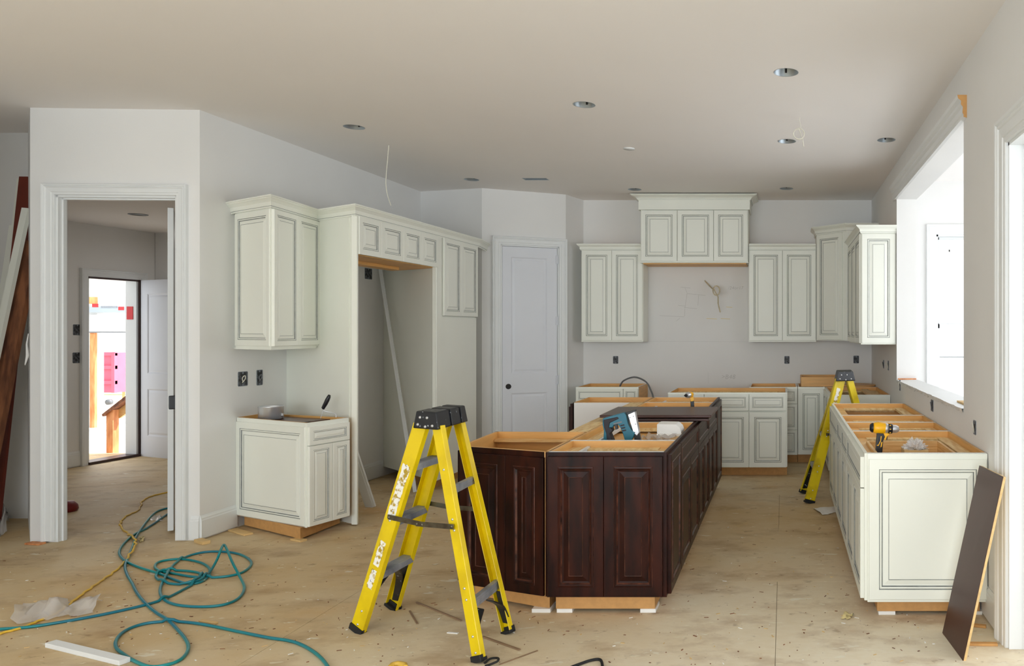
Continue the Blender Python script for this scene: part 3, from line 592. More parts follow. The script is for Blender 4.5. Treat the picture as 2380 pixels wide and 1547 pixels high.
# ---------------------------------------------------------------- right run (white), faces -x
XF = 0.425; ZT = 0.873; ZB = 0.098
Frun = Fr((XF, BY), (XF, 0.0)); ur = lambda y: BY - y
ys = [6.81, 5.86, 5.41, 4.94, 4.045]
spec = [('white base cabinet with open top beside the far yellow ladder, in the window run', 2, 0), ('narrow white base cabinet in the window run, one unit nearer than the ladder', 1, 1),
        ('narrow white base cabinet in the window run, next to the wide front unit', 1, 1), ('wide white base cabinet at the front end of the window run, drill inside', 2, 1)]
runs = []
for i in range(4):
    ya, yb = ys[i], ys[i + 1]; t = thing('base_cabinet', (0.75, (ya + yb) / 2, 0), spec[i][0], 'cabinet', 'white base cabinets under the window'); runs.append(t)
    u0, u1 = ur(ya), ur(yb)
    carcass(t, Frun, u0, u1, RX - XF - 0.006, ZB, ZT, kick=True, kz=0.018, rskin=(i == 3), lskin=(i == 0), kr=0.06 if i == 3 else 0)
    g_ = 0.004; a, b_ = u0 + (0.0 if i else 0.01) + g_, u1 - g_ - (0.012 if i == 3 else 0)
    zd = ZT - 0.022; zr = zd - 0.165
    cab_door(t, Frun, a, b_, zr + 0.003, zd, 0.0, name='drawer_front')
    nd = spec[i][1]; w = (b_ - a) / nd
    for k in range(nd): cab_door(t, Frun, a + k * w + 0.0015, a + (k + 1) * w - 0.0015, ZB + 0.005, zr - 0.003, 0.0)
# decorated end panel facing the camera, belongs to front unit
Fe_ = front(4.045)
uL, uR = Fe_.U(2016), 1.068
t = runs[3]
MB().box(Fe_, 0.440, 1.070, 0.004, 0.018, ZB - 0.004, ZT).build('end_board', M['cab'], t)
cab_door(t, Fe_, uL + 0.006, uR - 0.004, ZB + 0.012, ZT - 0.028, 0.018, name='end_panel', th=0.012, k=1.0)
# partly pulled drawer box inside the front unit
db = MB(); mb = db
mb.bx(0.50, 0.515, 4.12, 4.66, 0.72, 0.85); mb.bx(0.93, 0.945, 4.12, 4.66, 0.72, 0.85); mb.bx(0.515, 0.93, 4.12, 4.135, 0.72, 0.80); mb.bx(0.515, 0.93, 4.645, 4.66, 0.72, 0.85); mb.bx(0.515, 0.93, 4.135, 4.645, 0.72, 0.73)
mb.build('drawer_box', M['mapleh'], t)
for (a, b_, py, lab) in ((2042, 2081, 1438, 'white shim block under the front left corner of the window run'), (2264, 2283, 1436, 'white shim block under the wall side of the window run end')):
    shim(a, b_, py, 0.018, lab, y=4.10)
# ---------------------------------------------------------------- corner base unit by the window (L) and recessed back units
t = thing('base_cabinet', (0.77, 8.3, 0), 'white corner base cabinet behind the far ladder, round shelf on top', 'cabinet')
Fc = Fr((0.47, 8.79), (0.47, 7.72)); carcass(t, Fc, 0.0, 1.07, 0.60, ZB, ZT, kick=True, kz=0.0, rskin=True)
MB().bx(0.47, 1.07, 7.700, 7.718, ZB, ZT).build('end_board', M['cab'], t)
cab_door(t, Fc, 0.06, 0.50, ZB + 0.01, ZT - 0.02, 0.0); cab_door(t, Fc, 0.51, 1.06, ZT - 0.19, ZT - 0.02, 0.0, name='drawer_front'); cab_door(t, Fc, 0.51, 1.06, ZB + 0.01, ZT - 0.20, 0.0)
MB().bx(0.88, 0.96, 7.72, 8.79, ZT - 0.04, ZT - 0.02).build('side_rail', M['ply'], t)
MB().lathe((0.86, 9.02, ZT - 0.001), [(0.0, 0.0), (0.22, 0.0), (0.22, 0.016), (0.0, 0.016)], seg=40, sm=False).build('round_shelf', M['maple'], None, label='round wooden carousel shelf lying in the kitchen corner', category='shelf')
Fb = front(8.79)
t = thing('base_cabinet', (-0.1, 9.1, 0), 'white drawer base at the back wall, partly behind the wide range cabinet', 'cabinet')
x0, x1 = -0.40, 0.155; carcass(t, Fb, x0, x1, 0.60, ZB, ZT, rskin=False)
a = Fb.U(1828)
for (pa, pb_) in ((903, 937), (939, 997), (999, 1056)): cab_door(t, Fb, -0.30, x1 - 0.003, Fb.Z(1840, pb_), Fb.Z(1840, pa), 0.0, name='drawer_front', k=0.55)
t = thing('base_cabinet', (0.31, 9.1, 0), 'white single-door base cabinet at the back wall under the loose drawer box', 'cabinet')
carcass(t, Fb, 0.160, 0.468, 0.60, ZB, ZT); cab_door(t, Fb, 0.163, 0.462, ZB + 0.006, ZT - 0.02, 0.0)
MB().bx(0.472, 1.07, 8.80, 9.39, ZB, ZT - 0.02).build('corner_box', M['maple'], t)
# loose drawer box
t = thing('drawer_box', (0.45, 9.0, ZT), 'loose wooden drawer box sitting on the corner cabinets', 'drawer')
Fz = front(8.86); a, b_ = Fz.U(1862), Fz.U(1862) + 0.46; z1 = Fz.Z(1900, 876)
MB().box(Fz, a, b_, -0.014, 0, ZT, z1).build('drawer_front', M['maple'], t); MB().box(Fz, a, b_, -0.50, -0.486, ZT, z1).build('drawer_back', M['maple'], t)
MB().box(Fz, a, a + 0.014, -0.486, -0.014, ZT, z1).build('drawer_side', M['maple'], t); MB().box(Fz, b_ - 0.014, b_, -0.486, -0.014, ZT, z1).build('drawer_side', M['maple'], t)
MB().box(Fz, a, b_, -0.486, -0.014, ZT + 0.004, ZT + 0.012).build('drawer_bottom', M['mapleh'], t)
# left back base
t = thing('base_cabinet', (-2.0, 9.1, 0), 'white base cabinet at the back wall beside the pantry door', 'cabinet')
xl, xr_ = Fb.U(1339), Fb.U(1484); carcass(t, Fb, xl, xr_, 0.60, ZB, ZT, lskin=True); um = Fb.U(1449)
zd = ZT - 0.02
cab_door(t, Fb, xl + 0.004, um - 0.002, zd - 0.15, zd, 0.0, name='drawer_front'); cab_door(t, Fb, um + 0.002, xr_ - 0.004, zd - 0.15, zd, 0.0, name='drawer_front')
cab_door(t, Fb, xl + 0.004, um - 0.002, ZB + 0.005, zd - 0.155, 0.0); cab_door(t, Fb, um + 0.002, xr_ - 0.004, ZB + 0.005, zd - 0.155, 0.0)
MB().tube(spline([at(1441, 897, 9.1), at(1450, 884, 9.05), at(1475, 876, 9.0), at(1500, 886, 8.9), at(1512, 905, 8.8), at(1519, 930, 8.72), at(1520, 990, 8.68)], 8), 0.010, 8).build('cable', M['gwire'], None, label='thick grey cable looping out of the back cabinet beside the pantry', category='cable')
# middle B48 cabinet, pulled off the wall
Fm = front(8.0); t = thing('base_cabinet', (-0.6, 8.35, 0), 'wide white base cabinet with three drawers standing off the back wall', 'cabinet')
xl, xr_ = Fm.U(1553), Fm.U(1829); carcass(t, Fm, xl, xr_, 0.66, ZB, ZT, lskin=True, rskin=True, kz=0.0, kr=0.0)
cuts = [Fm.U(1553), Fm.U(1637), Fm.U(1741), Fm.U(1828)]; zd = Fm.Z(1700, 915)
for a, b_ in zip(cuts, cuts[1:]):
    cab_door(t, Fm, a + 0.003, b_ - 0.003, Fm.Z(1700, 954), zd, 0.0, name='drawer_front', k=0.62); cab_door(t, Fm, a + 0.003, b_ - 0.003, Fm.Z(1700, 1085), Fm.Z(1700, 957), 0.0)
# ---------------------------------------------------------------- uppers on the back wall
def upper(label, F, u0, u1, dep, z0, zd1, zt, doors, crownpts=None, cw=0.05, lskin=True, rskin=True, k=None, body_top=None, nd_in=0.004):
    c_ = F.p((u0 + u1) / 2, -dep / 2, z0); t = thing('upper_cabinet', c_, label, 'cabinet', 'white upper cabinets')
    carcass(t, F, u0, u1, dep, z0, (body_top or zt - 0.01), lskin=lskin, rskin=rskin, closed_top=True, kick=False, cleats=False)
    MB().box(F, u0 - 0.004, u1 + 0.004, -dep, 0.0, z0 - 0.006, z0 - 0.0005).build('bottom_board', M['cab'], t)
    for a, b_ in doors: cab_door(t, F, a, b_, z0 + 0.012, zd1, 0.0, k=k)
    if crownpts: crown(t, crownpts, zt, zt - zd1 - 0.004, cw)
    return t
Fu = front(9.06); zc = lambda px, py: Fu.Z(px, py)
xl, xr_ = Fu.U(1353), Fu.U(1494); zb = zc(1400, 793); zdt = zc(1400, 582); ztt = zc(1400, 567); mid = Fu.U(1422.5)
upper('white two-door wall cabinet between the pantry door and the range hood cabinet', Fu, xl - 0.004, xr_, 0.335, zb, zdt, ztt, [(xl, mid - 0.0015), (mid + 0.0015, xr_ - 0.004)], [(xl - 0.01, BY), (xl - 0.01, 9.06), (-1.69, 9.06)], 0.045)
xl, xr_ = Fu.U(1741), Fu.U(1896); mid = Fu.U(1818.5)
upper('white two-door wall cabinet right of the range hood cabinet', Fu, xl, xr_, 0.335, zb, zdt, ztt, [(xl + 0.003, mid - 0.0015), (mid + 0.0015, xr_ - 0.003)], [(xl + 0.0, 9.06), (xr_, 9.06)], 0.045)
Fh_ = front(8.98); xl, xr_ = Fh_.U(1490), Fh_.U(1738); z0 = Fh_.Z(1600, 609); z1 = Fh_.Z(1600, 489)
t = thing('upper_cabinet', (-1.05, 9.2, z0), 'large white hood cabinet with three doors over the range space, crown near ceiling', 'cabinet', 'white upper cabinets')
carcass(t, Fh_, xl, xr_, 0.415, z0, 3.09, lskin=True, rskin=True, closed_top=True, kick=False, cleats=False)
MB().box(Fh_, xl - 0.01, xr_ + 0.01, -0.40, 0.012, z0 - 0.008, z0 - 0.0005).build('bottom_board', M['cab'], t)
MB().box(Fh_, xl + 0.02, xr_ - 0.02, -0.41, -0.02, z0 - 0.02, z0 - 0.009).build('underside_board', M['maple'], t)
cs = [Fh_.U(q) for q in (1490, 1574.5, 1659, 1738)]
for a, b_ in zip(cs, cs[1:]): cab_door(t, Fh_, a + 0.003, b_ - 0.003, z0 + 0.012, z1, 0.0)
MB().box(Fh_, xl - 0.025, xr_ + 0.025, -0.41, 0.03, z1 + 0.006, Fh_.Z(1600, 464)).build('frieze', M['cab'], t)
zf = Fh_.Z(1600, 464); xa, xb = xl - 0.025, xr_ + 0.025
crown(t, [(xa, BY), (xa, 8.95), (xb, 8.95), (xb, BY)], 3.105, 3.105 - zf + 0.01, 0.085)
# diagonal corner wall cabinet
Ac, Bc = (0.385, 9.06), (0.715, 8.73); Fdg = Fr(Ac, Bc)
zb2, zd2, zt2 = Fdg.Z(1925, 791), Fdg.Z(1925, 544), Fdg.Z(1925, 525)
t = thing('upper_cabinet', (0.8, 9.1, zb2), 'tall diagonal white corner wall cabinet behind the cabinet by the window', 'cabinet', 'white upper cabinets')
mb = MB(); mb.prism([Ac, Bc, (RX - 0.003, 8.73), (RX - 0.003, BY - 0.003), (0.385, BY - 0.003)], zb2, zt2 - 0.02); mb.build('body', M['cab'], t)
cab_door(t, Fdg, 0.02, Fdg.L - 0.055, zb2 + 0.012, zd2, 0.0)
crown(t, [(0.385, BY), Ac, Bc, (RX, 8.73)], zt2, zt2 - zd2 - 0.004, 0.06)
# wall cabinet on the window wall
XU = 0.742; t = thing('upper_cabinet', (0.9, 8.0, 1.39), 'white wall cabinet next to the window opening, raised end panel facing the room', 'cabinet', 'white upper cabinets')
Fw = Fr((XU, 8.70), (XU, 7.345)); zb3 = 1.388; zd3 = 2.447; zt3 = 2.525
carcass(t, Fw, 0, Fw.L, RX - XU - 0.004, zb3, zt3 - 0.01, rskin=True, lskin=True, closed_top=True, kick=False, cleats=False)
w = Fw.L / 3
for k in range(3): cab_door(t, Fw, k * w + 0.004, (k + 1) * w - 0.004, zb3 + 0.012, zd3, 0.0)
Fwe = front(7.341); MB().box(Fwe, XU - 0.004, RX - 0.004, 0.0, 0.01, zb3, zt3 - 0.03).build('end_board', M['cab'], t)
cab_door(t, Fwe, XU + 0.003, RX - 0.012, zb3 + 0.012, zd3, 0.01, name='end_panel', th=0.012)
crown(t, [(XU, 8.70), (XU, 7.331), (RX, 7.331)], zt3, zt3 - zd3 - 0.004, 0.055)
# ---------------------------------------------------------------- left wall: base, upper and fridge surround
A = (-4.228, 5.92); B = (-3.458, 5.55); Cc = (-3.352, 5.90); zt, zb = 0.850, 0.092
wx = lambda y: -4.237 + (y - 5.555) * (0.056 / 3.262)
t = thing('base_cabinet', (-3.8, 5.9, 0), 'small white base cabinet by the doorway with a loose saucepan-like steel can on it', 'cabinet')
t['label'] = 'small white base cabinet on the left wall, steel can and paint roller on it'
Fs = Fr(A, B); Ff = Fr(B, Cc); D = (wx(6.22), 6.22)
MB().prism([A, B, Cc, D], zb, zb + 0.016).build('body', M['maple'], t)
def slab(p, q, th, z0, z1, m, name, par, out=0.0):
    F = Fr(p, q); return MB().box(F, 0, F.L, out - th, out, z0, z1).build(name, M[m], par)
slab(A, B, 0.006, zb, zt, 'cab', 'side_skin', t); slab((A[0] + .006, A[1] + .006), (B[0] - .01, B[1] + .012), 0.016, zb, zt - 0.001, 'maple', 'side_board', t, out=-0.006)
slab(D, (wx(5.93) + 0.004, 5.93), 0.016, zb, zt, 'maple', 'back_board', t) if False else MB().prism([(A[0], A[1] + .01), (A[0] + .016, A[1] + .0), (D[0] + .016, D[1] - .01), D], zb, zt).build('back_board', M['maple'], t)
MB().prism([D, (D[0], D[1] - .02), (Cc[0] - .02, Cc[1] - .02), Cc], zb, zt).build('side_board', M['maple'], t)
slab(B, Cc, 0.018, zb, zt, 'cab', 'face_frame', t)
cab_door(t, Fs, Fs.U(551), Fs.L - 0.012, zb + 0.008, zt - 0.03, 0.0, name='end_panel', th=0.010, k=0.95)
zr = Ff.Z(765, 1028); zq = zt - 0.012
mid = Ff.U(769)
cab_door(t, Ff, 0.006, Ff.L - 0.008, zr + 0.003, zq - 0.02, 0.0, name='drawer_front', k=0.6)
cab_door(t, Ff, 0.006, mid - 0.0015, zb + 0.006, zr - 0.003, 0.0, k=0.6); cab_door(t, Ff, mid + 0.0015, Ff.L - 0.008, zb + 0.006, zr - 0.003, 0.0, k=0.6)
k1 = floor_pt(553, 1229); k2 = floor_pt(698, 1256); k3 = floor_pt(790, 1219)
MB().prism([(k1.x, k1.y + .07), (k2.x, k2.y), (k3.x, k3.y), (k3.x - 0.3, k3.y + 0.25), (k1.x, k1.y + 0.3)], 0.014, zb).build('toe_kick', M['mdf'], t)
MB().prism([(A[0] + .05, A[1] - 0.0), (A[0] + .12, A[1] - 0.03), (A[0] + .35, A[1] + .24), (A[0] + .28, A[1] + .26)], zt - 0.06, zt - 0.042).build('back_cleat', M['mapleh'], t)
# upper left
A1 = (-4.172, 5.83); B1 = (-3.723, 5.56); F1 = Fr(A1, B1)
TP0 = Vector((wx(6.50), 6.50)); TP1 = Vector((-3.335, 5.96)); FT = Fr(TP0, TP1)   # tall fridge side panel line
q = FT.U(739); C1v = FT.p(q, 0, 0); C1 = (C1v.x, C1v.y)
F2 = Fr(B1, C1); z0 = 1.392; zd = 2.405; ztp = 2.494
t = thing('upper_cabinet', (-3.95, 5.9, z0), 'white two-door wall cabinet nearest the doorway, left of the fridge surround', 'cabinet', 'white upper cabinets')
MB().prism([(wx(5.9), 5.9), A1, B1, C1, (wx(6.46), 6.46)], z0, ztp - 0.02).build('body', M['cab'], t)
MB().prism([(wx(5.89), 5.89), (A1[0], A1[1] - .006), (B1[0] + .004, B1[1] - .008), (C1[0] + .0, C1[1] - 0.02), (wx(6.4), 6.4)], z0 - 0.012, z0).build('bottom_board', M['cab'], t)
cab_door(t, F1, 0.0, F1.L - 0.012, z0 + 0.015, zd - 0.0, 0.0, name='end_panel', th=0.008, k=0.85)
mid = F2.U(688); cab_door(t, F2, 0.006, mid - 0.001, z0 + 0.015, zd, 0.0, k=0.72); cab_door(t, F2, mid + 0.001, F2.U(739) - 0.004, z0 + 0.015, zd, 0.0, k=0.72)
crown(t, [(wx(5.90) - .0, 5.875), (A1[0], A1[1]), B1, C1], ztp, ztp - zd - 0.006, 0.055)
# fridge surround
E = (-3.27, 8.18); Fs2 = Fr((TP1.x, TP1.y), E); RP0 = Vector((wx(8.02), 8.02)); rp1 = Fs2.p(Fs2.U(1010), 0, 0); RP1 = Vector((rp1.x, rp1.y))
t = thing('fridge_surround', (-3.8, 6.9, 0), 'tall white fridge surround with four small doors over an empty bay', 'cabinet')
FT2 = Fr(TP0, TP1); MB().box(FT2, 0, FT2.L, -0.02, 0, 0.012, ztp - 0.02).build('side_panel', M['cab'], t)
up_ = Fs2.U(829)
MB().box(Fs2, 0.0, up_ + 0.0, -0.03, 0.012, 0.012, ztp - 0.02).build('front_post', M['cab'], t); MB().box(FT2, FT2.U(808), FT2.U(813), 0, 0.006, 0.1, ztp - 0.09).build('bead', M['cab'], t)
zcab0 = 2.118; zcab1 = 2.414
fa, fb = up_, Fs2.U(1015)
ga, gb = Fs2.p(fa, 0, 0), Fs2.p(fb, 0, 0); sh = lambda v, d, k=0: (v.x - 0.62 * d + k, v.y + 0.37 * d)
mb = MB(); mb.prism([(ga.x, ga.y), (gb.x, gb.y), sh(gb, 1), sh(ga, 1)], zcab0 + 0.02, ztp - 0.02); mb.build('top_body', M['cab'], t)
mb = MB(); mb.prism([sh(ga, 0.03), sh(gb, 0.03), sh(gb, 0.98), sh(ga, 0.98)], zcab0 - 0.004, zcab0 + 0.019); mb.box(Fs2, fa + 0.35, fb - .1, -0.35, -0.31, zcab0 - 0.03, zcab0 - 0.004); mb.build('underside_board', M['maple'], t)
cuts = [fa + 0.004] + [Fs2.U(q) for q in (881.5, 933, 975.5)] + [fb - 0.004]
for a, b_ in zip(cuts, cuts[1:]): cab_door(t, Fs2, a + 0.0015, b_ - 0.0015, zcab0, zcab1, 0.0, k=0.85)
FR = Fr(RP0, RP1)
t2 = thing('tall_cabinet', (-3.7, 8.0, 0), 'tall white pantry cabinet at the far end of the fridge surround', 'cabinet')
MB().box(FR, 0, FR.L, -0.02, 0, 0.10, ztp - 0.02).build('side_panel', M['cab'], t2)
ub_, uc_ = Fs2.U(1010), Fs2.U(1106)
mb = MB(); bl = Fs2.p(ub_ + 0.02, -0.01, 0); br = Fs2.p(uc_, -0.01, 0); mb.prism([(bl.x, bl.y), (br.x, br.y), (-4.06, 8.56), (-4.14, 8.14)], 0.10, ztp - 0.02); mb.build('body', M['cab'], t2)
MB().box(Fs2, ub_, Fs2.U(1025), -0.02, 0.010, 0.10, ztp - 0.02).build('stile', M['cab'], t2)
MB().box(Fs2, Fs2.U(1025), uc_, -0.02, 0.004, 0.10, 1.655).build('lower_panel', M['cab'], t2)
um = Fs2.U(1067.5)
cab_door(t2, Fs2, Fs2.U(1027), um - 0.001, 1.665, zcab1, 0.004, k=0.85); cab_door(t2, Fs2, um + 0.001, uc_ - 0.004, 1.665, zcab1, 0.004, k=0.85)
MB().prism([(RP0.x + .2, RP0.y + .0), (RP1.x - .08, RP1.y + .10), (E[0] - .09, E[1]), (-4.0, 8.5)], 0.0, 0.10).build('toe_kick', M['mdf'], t2)
crown(t, [C1, (TP1.x, TP1.y), (E[0], E[1]), (E[0] - 0.08, E[1] + 0.42)], ztp, ztp - zd - 0.006, 0.055)
# ---------------------------------------------------------------- island
IZT, IZB = 0.875, 0.109
XI = -0.622; XL = -1.251
Fi = Fr((XI, 4.075), (XI, 9.0)); yi = [4.075, 4.50, 5.40, 6.13, 6.88, 7.42]
Fif = front(4.075)
isp = [('dark brown island cabinet at the front right corner, two raised panels facing the camera', 1, False), ('dark brown island cabinet holding the nailer, second from the front', 2, True),
       ('dark brown island cabinet under the loose dark board', 2, True), ('dark brown island cabinet carrying the small impact driver, fourth from the front', 2, True), ('dark brown narrow island cabinet at the far end', 1, False)]
isl = []
for i in range(5):
    u0, u1 = yi[i] - 4.075, yi[i + 1] - 4.075
    t = thing('island_cabinet', (-0.93, (yi[i] + yi[i + 1]) / 2, 0), isp[i][0], 'cabinet', 'dark island cabinets'); isl.append(t)
    carcass(t, Fi, u0, u1, XI - XL, IZB, IZT, skin='esp', kz=0.02, kl=0.06 if i == 0 else 0)
    # the island row: cleat along the left inside
    MB().box(Fi, u0 + 0.02, u1 - 0.02, -(XI - XL) + 0.10, -(XI - XL) + 0.118, IZT - 0.05, IZT - 0.03).build('slide_rail', M['trim'], t)
    a, b_ = u0 + 0.003 + (0.012 if i == 0 else 0), u1 - 0.003; zd = IZT - 0.018; nd = isp[i][1]
    if isp[i][2]:
        zr = zd - 0.16; cab_door(t, Fi, a, b_, zr + 0.002, zd, 0.0, 'dark', 'drawer_front', k=0.6); zd = zr - 0.002
    w = (b_ - a) / nd
    for k in range(nd): cab_door(t, Fi, a + k * w + 0.0015, a + (k + 1) * w - 0.0015, IZB + 0.006, zd, 0.0, 'dark', k=0.85)
    if i == 4: MB().bx(XL, XI, yi[5] + 0.0, yi[5] + 0.012, IZB, IZT).build('end_board', M['esp'], t)
t = isl[0]
MB().box(Fif, XL - 0.0065, XI, 0.0, 0.012, IZB - 0.002, IZT).build('end_board', M['esp'], t)
m_ = Fif.U(1406)
cab_door(t, Fif, XL + 0.004, m_ - 0.001, IZB + 0.004, IZT - 0.02, 0.012, 'dark', 'end_panel', k=1.0); cab_door(t, Fif, m_ + 0.001, XI - 0.02, IZB + 0.004, IZT - 0.02, 0.012, 'dark', 'end_panel', k=1.0)
for (pa, pb_, lab) in ((1294, 1330, 'white shim block under the island front, left of two at the right cabinet'), (1488, 1524, 'white shim block under the front right corner of the island'), (1236, 1279, 'white shim block under the angled island cabinet')):
    shim(pa, pb_, 1425, 0.02, lab, y=4.13)
# angled front-left island cabinet
I0 = (-1.815, 4.29); I1b = (-1.258, 4.075); I1 = (I0[0] + (I1b[0] - I0[0]) * 0.98, I0[1] + (I1b[1] - I0[1]) * 0.98); I2 = (-1.258, 4.88); I3 = (-1.842, 4.90)
t = thing('island_cabinet', (-1.55, 4.5, 0), 'dark brown angled island cabinet with open top behind the front ladder', 'cabinet', 'dark island cabinets')
def hull(pts, th, z0, z1, m, name, par, skip=()):
    mb = MB(); n = len(pts)
    for i in range(n):
        if i in skip: continue
        F = Fr(pts[i], pts[(i + 1) % n]); mb.box(F, 0.0, F.L, -th, 0.0, z0, z1)
    return mb.build(name, M[m], par)
hull([I0, I1, I1b, I2, I3], 0.016, IZB, IZT, 'maple', 'body', t)
MB().prism([I0, I1, I1b, I2, I3], IZB - 0.003, IZB + 0.014).build('bottom_board', M['maple'], t)
Fa = Fr(I0, I1); slab(I0, I1, 0.004, IZB - 0.002, IZT - 0.001, 'esp', 'front_board', t, out=0.004); slab(I1, I1b, 0.004, IZB - 0.002, IZT - 0.001, 'esp', 'front_board', t, out=0.004); MB().bx(I1b[0], I1b[0] + 0.0045, I1b[1] - 0.003, I1b[1] + 0.5, IZB, IZT - 0.001).build('side_skin', M['esp'], t)
slab(I3, I0, 0.004, IZB, IZT - 0.001, 'esp', 'side_skin', t, out=0.004)
mid = Fa.U(1181); cab_door(t, Fa, 0.02, mid - 0.001, IZB + 0.004, IZT - 0.03, 0.004, 'dark', 'end_panel', k=1.0); cab_door(t, Fa, mid + 0.001, Fa.L - 0.0, IZB + 0.004, IZT - 0.03, 0.004, 'dark', 'end_panel', k=1.0)
Fsd = Fr(I3, I0); cab_door(t, Fsd, 0.03, Fsd.L - 0.03, IZB + 0.004, IZT - 0.03, 0.004, 'dark', 'door', k=0.9)
MB().prism([(-1.258, 4.80), (-1.258, 4.864), (-1.82, 4.88), (-1.82, 4.81)], IZT - 0.055, IZT - 0.04).build('back_cleat', M['mapleh'], t)
MB().prism([(I0[0] + .06, I0[1] + .06), (I1b[0] - 0.08, I1b[1] + .09), (I1b[0] - 0.01, I1b[1] + .07), (I2[0] - 0.01, I2[1] - .02), (I3[0] + .05, I3[1] - .02)], 0.02, IZB - 0.004).build('toe_kick', M['mdf'], t)
# far-left island cabinet with pale side
t = thing('island_cabinet', (-1.57, 7.15, 0), 'far left island cabinet whose unfinished pale side faces the gap', 'cabinet', 'dark island cabinets')
X0, X1 = -1.892, -1.262
hull([(X0, 6.875), (X1, 6.875), (X1, 7.42), (X0, 7.42)], 0.016, IZB, IZT, 'maple', 'body', t)
MB().bx(X0 + .01, X1, 6.866, 6.875, IZB, IZT - 0.001).build('side_skin', M['wall'], t)
MB().bx(X0 - 0.022, X0, 6.86, 7.43, IZB, IZT - 0.01).build('side_door', M['esp'], t); MB().bx(X0 - 0.045, X0 - 0.024, 6.90, 7.38, IZB, IZT - 0.04).build('side_door', M['esp'], t)
MB().bx(X0, X1, 7.34, 7.404, IZT - 0.055, IZT - 0.04).build('back_cleat', M['mapleh'], t)
MB().bx(X0 + 0.08, X1, 6.89, 7.40, 0.0, IZB).build('toe_kick', M['mdf'], t)
# light plywood filler along the island back
MB().bx(-1.375, -1.256, 4.905, 6.86, IZT - 0.018, IZT + 0.001).build('filler_strip', M['ply'], None, label='pale plywood filler strip along the back edge of the island row', category='board')
# loose dark boards on the island
z = IZT + 0.002
mb = MB(); x0, x1 = -1.285, -0.515; mb.bx(x0, x1 - 0.02, 5.44, 5.99, z, z + 0.018); mb.build('dark_board', M['espl'], None, bevel=0.004, seg=2, label='dark brown loose board under another one on the island', category='board')
t = thing('cabinet_front', (-0.9, 5.7, z + 0.02), 'dark brown loose cabinet door panel lying on top of the island boards', 'board')
mb = MB(); z2 = z + 0.026; mb.bx(x0 - 0.02, x1, 5.42, 6.02, z2, z2 + 0.02); mb.build('slab', M['espl'], t, bevel=0.005, seg=2)
